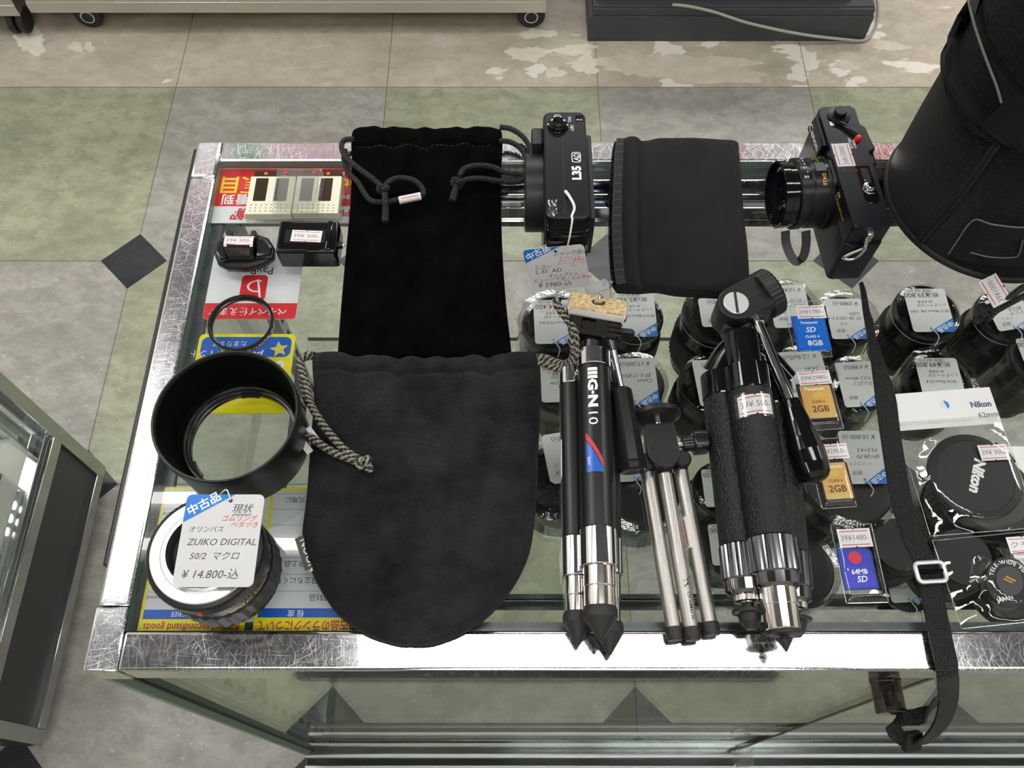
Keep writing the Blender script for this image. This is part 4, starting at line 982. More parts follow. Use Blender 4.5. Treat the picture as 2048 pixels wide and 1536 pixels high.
m = MB(); m.tube(cr([V((-1.5, -25, BH + 1.5)), V((1, -30, BH + 2.2)), V((4, -37, BH + 1.8)), V((4.5, -42, BH + 1.6)), V((2.5, -48, BH + 1.5)), V((2.8, -50, BH + 1.2)), V((2.6, -53, BH + 1.0)), V((1.2, -58.5, 62)), L(1133, 500, 46.5)], 8), lambda t: 1.2 - .6 * t, 'white_cord', 8); m.build('string', o, 'white string taped to the top')
b2 = W(1130, 583, 0); o = thing('price_tag', 'white used goods tag reading ¥5980, hanging from the compact camera', 'price tag', b2); L = local(b2)
fn, wd, ht = quad_frame(L, (1071, 500), (1194, 488), (1065, 583), (45, 55, 4))
price_tag(o, fn, wd, ht, [('ジャンク扱い', .77, .80, .068, 'ink_pencil'), ('オフにしても', .74, .71, .044, 'ink_redpen'), ('チャージ音鳴る', .76, .645, .044, 'ink_redpen'), ('ファインダーカビ', .76, .58, .044, 'ink_redpen'), ('サビ', .78, .515, .044, 'ink_redpen'),
    ('ニコン', .13, .53, .07, 'ink_pencil'), ('L 35  AD', .13, .42, .085, 'ink_pencil'), ('キャップナシ', .58, .31, .06, 'ink_pencil'), ('ビューア不良 / スト不良', .07, .21, .066, 'ink_redpen'), ('¥ 5980-込', .12, .08, .10, 'ink_pencil')], hole=(.53, .90))
# ---------------------------------------------------------------- compact tripod with cork topped head
b = W(1180, 1000, 0); o = thing('tripod', 'folded black tripod with chrome collars and a cork topped pan head', 'tripod', b); L = local(b)
def leg_chain(parent, p0, p1, segs, name='leg', foot=None):
    """segs: (fraction, radius, material) rings along p0-p1; a leg and its foot"""
    f = axis(p0, p1 - p0); ln = (p1 - p0).length
    m = MB(); pr = [(.01, 0, segs[0][2])]
    for (t0, t1, r_, mt) in segs:
        bv = min(.5, (t1 - t0) * ln * .2)
        pr += [(r_ - bv, t0 * ln, mt), (r_, t0 * ln + bv, mt), (r_, t1 * ln - bv, mt), (r_ - bv, t1 * ln, mt)]
    pr.append((.01, segs[-1][1] * ln, segs[-1][3]))
    m.lathe([(a, z, mt) for a, z, mt in pr], 'black_satin_tube', f, 48)
    lg = m.build(name, parent)
    if foot: foot(lg, f, ln)
    return lg
def cone_foot(k):
    def g(lg, f, ln):
        MB().lathe([(.01, ln - .5), (k, ln - .5), (k + .8, ln + 2), (k + .8, ln + 6.5), (k, ln + 7.5), (1.2, ln + 20), (.01, ln + 20.5)], 'black_rubber', f, 40).build('rubber_foot', lg)
    return g
sg = lambda a, c, d: [(0, .075, 9.6, 'chrome'), (.075, a, 9.2, 'black_satin_tube'), (a, c, 9.8, 'chrome'), (c, d, 8.0, 'chrome_warm'), (d, 1, 7.7, 'chrome_warm')]
leg_chain(o, L(1143, 742, 10), L(1154, 1226, 10), sg(.72, .87, .94), foot=cone_foot(8.6))
leg_chain(o, L(1211, 742, 10), L(1218, 1246, 10), sg(.70, .83, .92), foot=cone_foot(8.6))
leg_chain(o, L(1187, 706, 26), L(1200, 1216, 26), [(0, .075, 12.6, 'chrome'), (.075, .725, 11.6, 'black_satin_tube'), (.725, .86, 12.4, 'chrome'), (.86, .93, 10.4, 'chrome_warm'), (.93, 1, 10.1, 'chrome_warm')], foot=cone_foot(10.4))
# printed sleeve on the middle leg
p0, p1 = L(1187, 706, 26), L(1200, 1216, 26); ax = (p1 - p0).normalized(); side = V((1, 0, 0)); side = (side - ax * side.dot(ax)).normalized(); up = side.cross(ax) * -1
if up.z < 0: up = -up
def wrapc(r_, off=0.0):
    """a = along the leg from its top, b = round the leg"""
    return lambda a, c_, d=0: p0 + ax * a + side * ((r_ + d) * sin(c_ / r_ + off)) + up * ((r_ + d) * cos(c_ / r_ + off))
fw = wrapc(11.65, -.18); m = MB()
rt = lambda a, c_, d=0: fw(a, -c_, d)          # text reads down the leg
m.text('IIIG·N', 18, -3.2, 6.4, 'ink_white', fw, .12, 0, 'L', .05, fit=31, cut=1.2) ; m.text('10', 53, -3.4, 6.6, 'ink_white', fw, .12, 0, 'L', .0, fit=9.5, cut=1.2)
m.build('maker_lettering', o, 'white lettering along the middle leg', kind='thing')
m = MB(); q = [(68 + k * 2.0, 6.2 - k * .93) for k in range(14)]
def fill(pts, mt, z): m.add([(x, y, z) for x, y in pts], [[0, 1, 2, 3]], mt, False, lambda a, c_, d=0: fw(a, c_ - 0, d))
for k in range(12):
    y0, y1 = -6 + k, -5 + k; a0, a1 = 68 + (k) * 1.15 + k * k * .05, 68 + (k + 1) * 1.15 + (k + 1) ** 2 * .05
    fill([(a0, y0), (a1, y1), (a1 + 5, y1), (a0 + 5, y0)], 'ink_red', .12)
    if a1 + 6 < 97: fill([(a0 + 6.2, y0), (a1 + 6.2, y1), (97, y1), (97, y0)], 'sign_blue', .12)
m.text('Japan', 86, -4.5, 2.0, 'ink_white', fw, .2, 0, 'L'); m.build('maker_decal', o, 'blue and red decal')
m = MB(); f = frame(L(1123, 900, 12), ax, V((0, 0, 1))); m.box(-6, -5, 0, 22, 5, .6, 'sticker', .1, f); m.box(-5, -2.4, .6, 21, -1.6, .7, 'ink_red', 0, f); m.build('price_sticker', o, 'price sticker on the side of the left leg')
# shoulder, head, plate
m = MB(); c0 = L(1187, 700, 24); c1 = L(1184, 655, 28)
m.cyl(L(1186, 724, 22), L(1185, 676, 26), 11.6, 10.5, 'black_semi', 40, 1); m.cyl(L(1185, 680, 26), L(1184, 660, 28), 7, 7, 'chrome', 32)
for q in (L(1146, 735, 12), L(1212, 735, 12)): m.tube([q, (q + c0) / 2 + V((0, 4, 3)), c0], lambda t: 7.5 - 1.5 * t, 'black_semi', 14)
m.build('shoulder', o)
TL, TR, BR, BL = L(1124, 582, 44), L(1241, 602, 44), L(1254, 634, 58), L(1133, 614, 58)
pf = frame(BL, BR - BL, TL - BL); pw = (BR - BL).length; ph = ((TL - BL) - (BR - BL).normalized() * (TL - BL).dot((BR - BL).normalized())).length; 
m = MB(); m.prism(rr(0, 0, pw, ph, 2), -5, 0, 'chrome', .8, pf); m.build('camera_plate', o)
m = MB(); m.prism(rr(1.2, 1.2, pw - 1.2, ph - 1.2, 1.2), -.2, 1.1, 'cork', .2, pf); m.build('cork_pad', o)
m = MB(); cx, cy = pw * .5, ph * .55; m.lathe([(5, 1.15), (4.6, 1.3), (3.4, 1.2)], 'black_gloss', lambda a, c_, d: pf(cx + a, cy + c_, d), 28); m.lathe([(3.1, 1), (3.1, 5.4), (2.4, 6.6), (.01, 7)], 'chrome', lambda a, c_, d: pf(cx + a, cy + c_, d), 28, True, lambda k: 1 if k % 2 else .94); m.build('camera_screw', o)
m = MB(); m.box(3, 3, -22, pw - 3, ph - 2, -5, 'black_gloss', 2, pf)
for k in range(3): m.box(pw * .72, 1.2, -9.5 - k * 4, pw - 2, 3.2, -7.5 - k * 4, 'black_semi', .4, pf)
m.box(pw * .28, .5, -15, pw * .52, 4, -8, 'black_gloss', 1, pf); m.build('head_block', o)
hc = L(1186, 652, 30)
m = MB(); m.cyl(hc + V((-15, -2, 4)), hc + V((17, -2, 4)), 10, mat='black_gloss', n=40, bev=1.5); m.cyl(hc + V((0, 3, 3)), L(1184, 668, 27), 9, 9, 'black_semi', 32, 1); m.build('tilt_barrel', o)
m = MB(); q = L(1238, 668, 34); f = frame(q, V((1, -.12, 0)), V((0, .3, 1))); m.prism(rr(-17, -4, 11, 4, 2), -2.5, 2.5, 'black_plastic', 1, f); m.cyl(q + V((0, 1, -8)), q, 5, 4, 'black_plastic', 24, .5); m.build('lock_lever', o)
h0, h1, h2 = L(1222, 684, 30), L(1243, 782, 22), L(1263, 930, 15)
m = MB(); m.cyl(L(1217, 670, 32), h0 + (h1 - h0) * .18, 6.5, 3.6, 'black_semi', 28, .6); m.cyl(h0, h1, 2.7, mat='chrome', n=24); m.build('handle_rod', o)
m = MB(); f = axis(h1, h2 - h1); ln = (h2 - h1).length; m.lathe([(.01, -2), (5.8, -2), (7.6, 0), (10.2, ln * .96), (10.8, ln), (10.4, ln + 4), (8.5, ln + 5), (.01, ln + 4)], 'black_semi', f, 10, False); m.build('handle_grip', o)

# ---------------------------------------------------------------- silver mini tripod
b = W(1340, 1100, 0); o = thing('mini_tripod', 'silver legged mini tripod with black clevis head, between the two big tripods', 'tripod', b); L = local(b)
def cap_foot(lg, f, ln):
    MB().lathe([(.01, ln - 1), (5.5, ln - 1), (5.7, ln), (5.7, ln + 5), (4.8, ln + 7.4), (.01, ln + 7.8)], 'black_rubber', f, 32).build('rubber_foot', lg)
P3 = [((1292, 936), (1347, 1258), 6), ((1328, 938), (1382, 1258), 7.5), ((1360, 932), (1420, 1248), 6)]
for (a, c, z) in P3:
    leg_chain(o, L(a[0], a[1], z), L(c[0], c[1], z), [(0, .035, 5.2, 'black_plastic'), (.035, 1, 4.9, 'silver_satin')], foot=cap_foot)
q0, q1 = L(1328, 938, 7.5), L(1382, 1258, 7.5); ax = (q1 - q0).normalized(); sd = V((ax.y, -ax.x, 0)); up = V((0, 0, 1)); r_ = 4.95
m = MB(); gl = lambda a, c_, d=0: q0 + ax * a - sd * ((r_ + d) * sin(c_ / r_)) + up * ((r_ + d) * cos(c_ / r_))
gl2 = lambda a, c_, d=0: gl(a, -c_ + 1.0, d)
m.text('μ', 78, -1.6, 5.2, 'ink_black', gl2, .1, 0, 'L', 0, .3, fit=7); m.text('OLYMPUS', 88, -1.6, 2.1, 'ink_black', gl2, .1, 0, 'L', .01, fit=18); m.build('maker_lettering', o, 'black lettering on the middle leg')
q0b, q1b = L(1360, 932, 6), L(1420, 1248, 6); m = MB(); axb = (q1b - q0b).normalized(); sdb = V((axb.y, -axb.x, 0))
gs = lambda a, c_, d=0: q0b + axb * a - sdb * ((r_ + .15 + d) * sin(c_ / r_)) + up * ((r_ + .15 + d) * cos(c_ / r_))
m.quad(38, -10.5, 60, -2.5, .1, 'sticker', gs, 1, 8); m.quad(40, -6.6, 58, -5.5, .2, 'ink_red', gs, 1, 2); m.build('price_sticker', o, 'price sticker on the right leg')
cz = 13; tp, btm = L(1316, 852, cz), L(1330, 940, cz); ax = (btm - tp).normalized(); ln = (btm - tp).length; f = frame(tp, V((-ax.y, ax.x, 0)) * 1, ax)
hw = 11.5
m = MB(); m.prism([(-hw + 1, 0), (hw - 1, 0), (hw, ln - hw)] + [(hw * cos(R(k)), ln - hw + hw * sin(R(k))) for k in range(15, 180, 15)] + [(-hw, ln - hw)], -6, 6, 'black_plastic', 1, f)
m.box(-.5, 12, 5.5, .5, 22, 6.2, 'ink_black', 0, f); m.build('clevis_head', o)
if f(1, 0).x < f(0, 0).x: pass
m = MB(); q = L(1316, 848, 13); d = V((ax.x, ax.y, 0)); m.lathe([(.01, -9), (16.5, -9), (17.2, -8), (17.2, -5), (13, -2.5), (.01, -2.5)], 'black_plastic', axis(q, d, (0, 0, 1)), 56); m.build('mount_disc', o)
m = MB(); m.cyl(q + d * -3, q + d * 9, 3.4, 2.6, 'chrome', 24, .5); m.build('ball_stem', o)
q = L(1352, 890, 13); m = MB(); sx = V((1, .1, 0)).normalized(); m.cyl(q, q + sx * 5, 2.2, mat='chrome', n=20); m.cyl(q + sx * 4, q + sx * 13, 5.2, 5.6, 'black_semi', 28, .7); m.prism(rr(-7, -8, 7, 8, 3), 0, 10, 'black_semi', 1.5, axis(q + sx * 12, sx)); m.build('lock_knob', o)
for q in (L(1292, 928, 8), L(1363, 922, 8)): m = MB(); m.cyl(q + V((0, 0, -5)), q + V((0, 0, 6)), 6.2, mat='black_plastic', n=28, bev=1); m.build('leg_hinge', o)

# ---------------------------------------------------------------- leather covered tripod
b = W(1500, 950, 0); o = thing('tripod', 'heavy tripod with black leatherette legs, toothed knob and long black handle', 'tripod', b); L = local(b)
def disc_foot(lg, f, ln):
    MB().lathe([(.01, ln - .5), (3.6, ln - .5), (3.6, ln + 4), (10.6, ln + 4.4), (11, ln + 5.2), (10.6, ln + 6.4), (7.5, ln + 7), (6.6, ln + 12), (3.2, ln + 16.5), (.01, ln + 17)], 'black_rubber', f, 40).build('rubber_foot', lg)
def spike_foot(lg, f, ln):
    MB().lathe([(.01, ln - .5), (10.8, ln - .3), (11.6, ln + .6), (11.2, ln + 2.2), (4, ln + 2.4), (2.6, ln + 3.6), (2.6, ln + 5.2), (4.6, ln + 5.6), (.6, ln + 12.5), (.01, ln + 12.6)], 'black_rubber', f, 40).build('rubber_foot', lg)
fl_ = lambda k: 1 if k % 4 < 3 else .95
def big_leg(p0, p1, r_, foot, extra):
    f = axis(p0, p1 - p0); ln = (p1 - p0).length
    m = MB(); e = ln - (59 if extra else 38)
    m.lathe([(.01, 0), (r_ - .6, 0), (r_ + .4, .6), (r_ + .4, 19), (r_ - .2, 20)], 'black_gloss', f, 56); m.lathe([(r_ - .3, 19.6), (r_, 20.4), (r_, e), (r_ - .3, e + .3)], 'leatherette', f, 56)
    lg = m.build('leg', o)
    m = MB(); m.lathe([(r_ - .4, e), (r_ + .7, e + 1), (r_ + .7, e + 23)], 'chrome_dark', f, 96, False, fl_); m.lathe([(r_ + .6, e + 23), (r_ - .6, e + 24), (r_ - 1, e + 31), (r_ - 3, e + 33), (.01, e + 33)], 'chrome_dark', f, 56); m.build('leg_collar', lg)
    m = MB()
    if extra: m.lathe([(11.6, e + 32), (11.6, ln - 16), (11.2, ln - 15.6), (11, ln - 1), (10.5, ln), (.01, ln)], 'chrome_warm', f, 56)
    else: m.lathe([(9, e + 32), (9, e + 37), (5, e + 37.5), (5, ln), (.01, ln)], 'chrome_warm', f, 48)
    m.build('leg_tube', lg); foot(lg, f, ln)
big_leg(L(1441, 752, 15), L(1496, 1207, 15), 14.3, disc_foot, False)
big_leg(L(1548, 770, 13), L(1588, 1222, 13), 12.6, disc_foot, False)
p0, p1 = L(1491, 738, 33), L(1567, 1262, 27); big_leg(p0, p1, 15.6, spike_foot, True)
ax = (p1 - p0).normalized(); sd = V((1, 0, 0)); sd = (sd - ax * sd.dot(ax)).normalized(); up = ax.cross(sd) 
if up.z < 0: up = -up
ws = lambda a, c_, d=0: p0 + ax * (34 - c_) + sd * ((15.75 + d) * sin((a - 1) / 15.7)) + up * ((15.75 + d) * cos((a - 1) / 15.7))
m = MB(); sticker(m, lambda a, c_, d=0: ws(a, c_ + a * .07, d), 25, 15, '39¥ 500-', 12, 2); m.quad(-15, -9, 15, 9, .35, 'tape', ws, 12, 4); m.build('price_sticker', o)
cc = L(1484, 700, 30)
m = MB(); m.cyl(L(1490, 740, 33), L(1480, 668, 34), 12.6, 12.2, 'black_gloss', 44, 1.5)
for q, r0 in ((L(1441, 750, 15), 13.5), (L(1562, 764, 15), 12.5)): m.tube(cr([q, (q * .55 + cc * .45) + V((0, 6, 2)), cc + V((0, 4, 2))], 6), lambda t: r0 - 4 * t, 'black_gloss', 18)
m.build('shoulder', o)
m = MB(); hz = 46; c0 = L(1472, 606, hz); rad = 13.5
ang = R(27); dx, dy = cos(ang), sin(ang); fh = lambda a, c_, d=0: V((c0.x + a * dx - c_ * dy, c0.y + a * dy + c_ * dx, c0.z + d))
body = [(rad * cos(R(k)), rad * sin(R(k))) for k in range(90, 271, 12)] + [(26, -rad), (28, -rad + 2), (28, rad + 1), (26, rad + 2)]
m.prism(body, -26, 0, 'black_plastic', 1.2, fh); m.box(3, -.4, -.2, 28, .4, .25, 'ink_black', 0, fh); m.build('head_block', o)
m = MB(); m.lathe([(9.2, -.5), (9.2, .6), (8.8, .9), (.01, .9)], 'white_metal', lambda a, c_, d: c0 + V((a, c_, d)), 48); m.box(-1, -9, .85, 1, 9, 1.0, 'ink_black', 0, lambda a, c_, d=0: c0 + V((a, c_, d))); m.build('slotted_screw', o, 'silver slotted screw')
m = MB(); kx = fh(27, 2, -14); m.lathe([(.01, 0), (17.5, 0), (18.6, 1), (18.6, 10), (17.4, 11.5), (6, 12), (.01, 12)], 'black_plastic', axis(kx, V((dx, dy, .18))), 84, True, lambda k: 1 if k % 3 else .965); m.build('toothed_knob', o)
m = MB(); m.cyl(c0 + V((2, -8, -25)), L(1478, 662, 32), 10.5, 12, 'black_plastic', 36, 1); m.build('neck', o)
r0_, r1_ = L(1512, 640, 36), L(1581, 806, 31); r2_ = L(1632, 965, 24)
m = MB(); m.cyl(L(1510, 634, 35), r0_ + (r1_ - r0_) * .06, 5.6, 5.2, 'chrome', 28, .6); m.cyl(r0_, r1_, 4.0, mat='chrome', n=28); m.build('handle_rod', o)
m = MB(); f = axis(r1_, r2_ - r1_); ln = (r2_ - r1_).length
m.lathe([(.01, -2), (6.2, -2), (7, -1)] + [(rr_, z * ln) for z, rr_ in ((.08, 7.6), (.25, 9.3), (.45, 11), (.62, 12.6), (.78, 12.6), (.9, 11.6), (.96, 9.2), (.99, 6.5), (1.01, 3), (1.015, .01))], 'black_gloss', f, 56); m.build('handle_grip', o)

# ---------------------------------------------------------------- rangefinder style camera
b = V((262, 455, CT)); o = thing('film_camera', 'black rangefinder style film camera with red button and big lens facing left', 'camera', b)
rz = R(3.6); cx_, sx_ = cos(rz), sin(rz)
def cf(a, c_, d=0): return V((a * cx_ - c_ * sx_, a * sx_ + c_ * cx_, d))
DW, DL, DH = 14.5, 61, 65
m = MB(); m.prism(rr(-DW + .6, -DL, DW - .4, DL, 3.5), .2, 45, 'camera_black', .8, cf); m.build('body', o)
m = MB(); m.prism(rr(-DW, -DL + 2, DW, DL - 1, 3), 45, DH, 'camera_black', 1.4, cf); m.build('top_housing', o)
m = MB(); m.prism([(2, 22), (40, 22), (46, 28), (46, 52), (40, 60), (2, 60)], 0, 7, 'camera_black', 1.4, lambda a, c_, d: cf(-DW - d + .3, a - 8 + 20, c_ - 2) if False else cf(DW + d - .3, a + 2, c_)); m.build('thumb_rest', o)
FR = lambda a, c_, d=0: cf(-DW - d, -a, c_)         # front face: a to the near end, c up
m = MB(); m.prism([(-56, 46), (-24, 46), (-22, 63), (-52, 63)], 0, 4, 'camera_black', 1.2, FR); m.build('front_plate', o)
m = MB(); m.text('Canon', -53, 50.5, 6.6, 'ink_white', lambda a, c_, d=0: FR(a, c_, d + 4), .15, 0, 'L', .02, fit=26); m.build('maker_name', o, 'white maker lettering')
m = MB(); m.text('A35', 20, 57, 2.4, 'ink_white', FR, .3, 0, 'L', .01); m.text('Datelux', 19, 51.5, 4.2, 'ink_gold', FR, .3, 0, 'L', 0, .2, fit=25); m.build('model_name', o, 'gold and white model lettering')
m = MB(); m.prism(rr(-10, 47, 13, 61, 1.5), 0, 1.6, 'grey_plastic', .4, FR); m.prism(rr(-7, 50, -2, 57, .8), 1.4, 1.9, 'lens_glass', 0, FR); m.prism(rr(15, 46, 18, 63, .5), 0, 1, 'black_gloss', .3, FR); m.build('finder_window', o)
lc = cf(-DW, 1, 32); ld = cf(-1, 0) ; LA = axis(lc, ld, (0, 0, 1))
m = MB(); m.lathe([(29, 0), (29, 3), (28, 4), (27.6, 14), (27.2, 15)], 'camera_black', LA, 80); m.build('lens_base', o)
m = MB(); m.lathe([(27.2, 15), (26.6, 16), (26.6, 19), (28, 19.6), (28, 25), (27, 25.8)], 'camera_black', LA, 120, True, None); m.lathe([(28.05, 20), (28.1, 24.6)], 'black_rubber', LA, 120, False, lambda k: 1 if k % 2 else .985); m.build('focus_ring', o)
m = MB(); m.lathe([(27, 25.6), (25.8, 26.4), (25.8, 31), (26.6, 31.6), (26.6, 37), (26, 37.4), (24.6, 37.4), (24, 33), (19, 30), (17.5, 29.4)], 'black_gloss', LA, 80); m.lathe([(17.5, 29.4), (12, 29.8), (8, 31), (.01, 31.6)], 'lens_glass', LA, 48); m.build('front_ring', o)
def arc_face(mm, s, r_, a0, size, mat, zz):
    a = a0
    for ch in s:
        if ch == ' ': a += size * .5 / r_; continue
        vs, fs, lo, hi = text_mesh(ch, .02, 0); k = size / .72
        mm.add([((r_ + p[1] * k) * cos(a - (p[0] - lo) * k / r_), (r_ + p[1] * k) * sin(a - (p[0] - lo) * k / r_), zz) for p in vs], fs, mat, False, LA); a -= ((hi - lo) * k + size * .16) / r_
m = MB(); arc_face(m, 'CANON LENS', 20, R(170), 2.2, 'ink_white', 32.4); arc_face(m, '40mm 1:2.8', 20, R(20), 2.2, 'ink_white', 32.4); m.build('ring_lettering', o)
# numbers on the barrel, readable from above
bt = lambda r_: (lambda a, c_, d=0: lc + ld * c_ + V((0, 0, 1)) * ((r_ + d) * cos(a / r_)) + cf(0, -1) * ((r_ + d) * sin(a / r_)))
m = MB(); q = bt(28.1)
for k, (s1, s2) in enumerate((('3', '0.8 '), ('', '1'), ('5', '1.2'), ('7', '2'), ('15', '5'), ('', '8'))):
    a = 7 - k * 4.4
    if s1: m.text(s1, a, 22.6, 1.9, 'ink_green', q, .12, 90, 'L', .02)
    m.text(s2, a, 19.9, 1.9, 'ink_white', q, .12, 90, 'L', .02)
q = bt(27.9); m.text('DATE', 4, 6.5, 2.8, 'ink_gold', q, .15, 0, 'L', .02, cut=1.5)
for k, s1 in enumerate(('YEAR', 'MONTH', 'DAY')): m.text(s1, -19 + k * 0, 11 - k * 3, 1.9, 'ink_gold', q, .15, 0, 'L', .01)
m.text('ASA', -16, 1.0, 1.9, 'ink_white', q, .3, 0, 'L', .02); m.build('barrel_numbers', o, 'white, green and gold barrel numbers')
m = MB(); m.quad(-8, 5.5, 1.5, 13.2, .25, 'grey_plastic', q, 5, 1); m.quad(-5.5, 1, -2, 4, .3, 'white_metal', q, 2, 1)
for k in range(4): m.quad(-7.6 + k * 2.3, 6, -6.2 + k * 2.3, 12.8, .4, 'piping_grey', q)
m.build('date_window', o)
TD = lambda a, c_, d=0: cf(a, c_, DH + d)
m = MB(); f = axis(cf(0, 50, DH), (0, 0, 1)); m.lathe([(9, -.2), (9, 1.2), (5, 1.6), (5, 5.5), (4.4, 6.4), (.01, 6.4)], 'camera_black', f, 44); m.build('shutter_button', o)
m = MB(); m.tube([TD(-7, 44, 1.4), TD(0, 40, 2), TD(8, 30, 2.4), TD(12, 28, 2.4)], lambda t: 2.0, 'black_gloss', 10, False, True, .6)
m.prism([(12, 46), (19, 38), (21, 16), (15, 12), (12, 24)], DH - 8, DH - 1, 'black_plastic', 1.2, cf); m.build('advance_lever', o)
m = MB(); m.lathe([(2.9, 0), (2.9, .5), (2.2, .7), (2.2, 2.2), (1.7, 3), (.01, 3.1)], 'red_button', axis(cf(9, 25, DH), (0, 0, 1)), 28); m.build('check_button', o, 'red battery check button')
m = MB(); m.text('BATTERY', 3.2, 16, 1.9, 'ink_white', TD, .15, 90, 'L', .01); m.text('CHECK', 6.0, 16, 1.9, 'ink_white', TD, .15, 90, 'L', .01); m.quad(-9, 40, -6, 44, .2, 'ink_white', TD); m.build('top_marks', o, 'white markings beside the red button')
m = MB(); sticker(m, lambda a, c_, d=0: TD(-6 + c_, 10 + a, d), 23, 14, '39¥12000-'); m.build('price_sticker', o)
m = MB(); m.quad(-14, -8, 4, 24, .45, 'tape', TD, 8, 14); m.build('clear_tape', o)
m = MB(); m.prism([(0, -2), (11, -2), (11, -34), (9, -38), (3, -38), (0, -34)], DH - .2, DH + .5, 'black_gloss', .2, cf); m.prism([(3, -5), (8.5, -5), (8.5, -20), (3, -20)], DH + .3, DH + 1.2, 'camera_black', .2, cf); m.build('hot_shoe', o)
m = MB(); f = axis(cf(6, -24, DH + .4), (0, 0, 1)); m.lathe([(.01, 0), (5.6, 0), (5.2, .9), (3.4, 1.2), (3.2, 3.4), (2.6, 4), (.01, 4)], 'chrome', f, 40); m.lathe([(1, 0), (1, 1.2), (.01, 1.5)], 'chrome', axis(cf(4, -17.5, DH + .5), (0, 0, 1)), 16); m.build('rewind_button', o, 'chrome button with red rim')
m = MB(); q = cf(-2, -DL - .5, 56); m.tube(cr([q, q + V((1, -2, -10)), q + V((-6, -2, -18)), q + V((-10, -2, -24)), q + V((-2, -2.5, -24)), q + V((2, -2.5, -14)), q + V((1, -2, -8))], 6), 1.4, 'chrome', 10); m.box(-3, -DL - 1.6, 50, 2, -DL + 2, 60, 'chrome', .6, cf); m.build('strap_lug', o)
m = MB(); m.tube(cr([cf(-4, DL, 50), cf(-9, DL + 3, 46), cf(-13, DL + 2, 40), cf(-10, DL, 38)], 6), 1.2, 'chrome', 8); m.build('strap_lug', o)
m = MB(); L = local(b); m.strip(cr([L(1571, 462, 20), L(1572, 485, 12), L(1580, 508, 6), L(1592, 523, 3), L(1606, 514, 6), L(1612, 490, 14), L(1612, 462, 24)], 6), V((1, .5, .6)), 7, 1, 'dark_grey'); m.build('wrist_loop', o)
# neck strap over the front rail
m = MB(); zt = 3
wp = [(1722, 566, 14, 3), (1727, 585, 6, 4), (1732, 620, zt, 5), (1740, 660, zt, 6), (1752, 710, zt, 9), (1770, 790, zt, 14.5), (1778, 850, zt, 14.5), (1790, 930, zt, 14.5), (1805, 1010, zt, 14.5), (1828, 1080, zt, 14.5), (1850, 1126, zt, 14.5), (1862, 1180, zt, 14.5), (1872, 1230, zt + 1, 14.5), (1882, 1280, zt + 2, 14.5), (1892, 1325, zt + 2, 14.5)]
pts = [(V((L(x, y, z).x, L(x, y, z).y, L(x, y, z).z)), w_) for x, y, z, w_ in wp]
tail = [L(1895, 1352, 1), L(1897, 1372, -16), L(1896, 1405, -40), L(1886, 1440, -64), L(1866, 1468, -86), L(1840, 1488, -100)]
allp = [p_ for p_, _ in pts] + tail; ws_ = [w_ for _, w_ in pts] + [14] * len(tail)
P2 = cr(allp, 6); W2 = [v.x for v in cr([(q_, 0, 0) for q_ in ws_], 6)]
m.strip(P2, V((1, .25, 0)), W2, 1.6, 'webbing'); st = m.build('neck_strap', o)
m = MB(); m.strip(cr([L(1836, 1486, -101), L(1812, 1482, -100), L(1792, 1466, -93), L(1787, 1450, -84), L(1800, 1436, -72), L(1835, 1434, -62), L(1862, 1420, -48), L(1880, 1390, -26)], 6), V((.35, .5, .8)), 11, 1.6, 'webbing'); m.build('strap_end', st)
m = MB(); q = L(1826, 1482, -100); f = frame(q, V((1, .15, -.3)), V((.1, .8, .5))); m.box(-8, -7, -3, 6, 7, 3, 'black_plastic', .8, f); m.build('strap_keeper', st)
m = MB(); a, c_, e2 = L(1828, 1127, 5), L(1878, 1124, 5), L(1838, 1165, 5); f = frame(e2, c_ - a, a - e2); bw_, bh_ = (c_ - a).length + 2, (a - e2).length
m.tube([f(x, y, .5) for x, y in rr(0, 0, bw_, bh_, 3)], 1.5, 'white_metal', 8, True); m.tube([f(1, bh_ * .55, .2), f(bw_ - 1, bh_ * .55, .2)], 1.3, 'black_gloss', 8); m.build('strap_buckle', st, 'silver metal strap slider')
# ---------------------------------------------------------------- tall padded lens bag standing at the right
b = V((396, 470, CT)); BR_ = 83
o = thing('lens_bag', 'tall black padded lens bag standing at the right edge of the case', 'bag', b)
m = MB(); m.lathe([(.01, .2), (76, .2), (81, 2.5), (83, 8), (83.5, 60), (83, 118), (82, 150), (84, 190), (84, 232), (76, 240), (.01, 242)], 'bag_nylon', None, 120); m.build('body', o)
m = MB(); m.lathe([(83.2, 5), (84.8, 6.5), (85.2, 8.5), (84.8, 10.5), (83.2, 12)], 'pouch_trim', None, 110); m.build('base_piping', o)
def onbag(px, py, off):
    """where the line of sight through a pixel meets the bag wall"""
    q, d = ray(px, py); r_ = BR_ + off; ox, oy = q.x - b.x, q.y - b.y
    A_ = d.x ** 2 + d.y ** 2; B_ = ox * d.x + oy * d.y; C_ = ox * ox + oy * oy - r_ * r_; D_ = B_ * B_ - A_ * C_
    t_ = (-B_ - sqrt(max(0, D_))) / A_; p_ = q + d * t_ - b
    k = r_ / max(1e-6, sqrt(p_.x ** 2 + p_.y ** 2)); return V((p_.x * k, p_.y * k, p_.z))
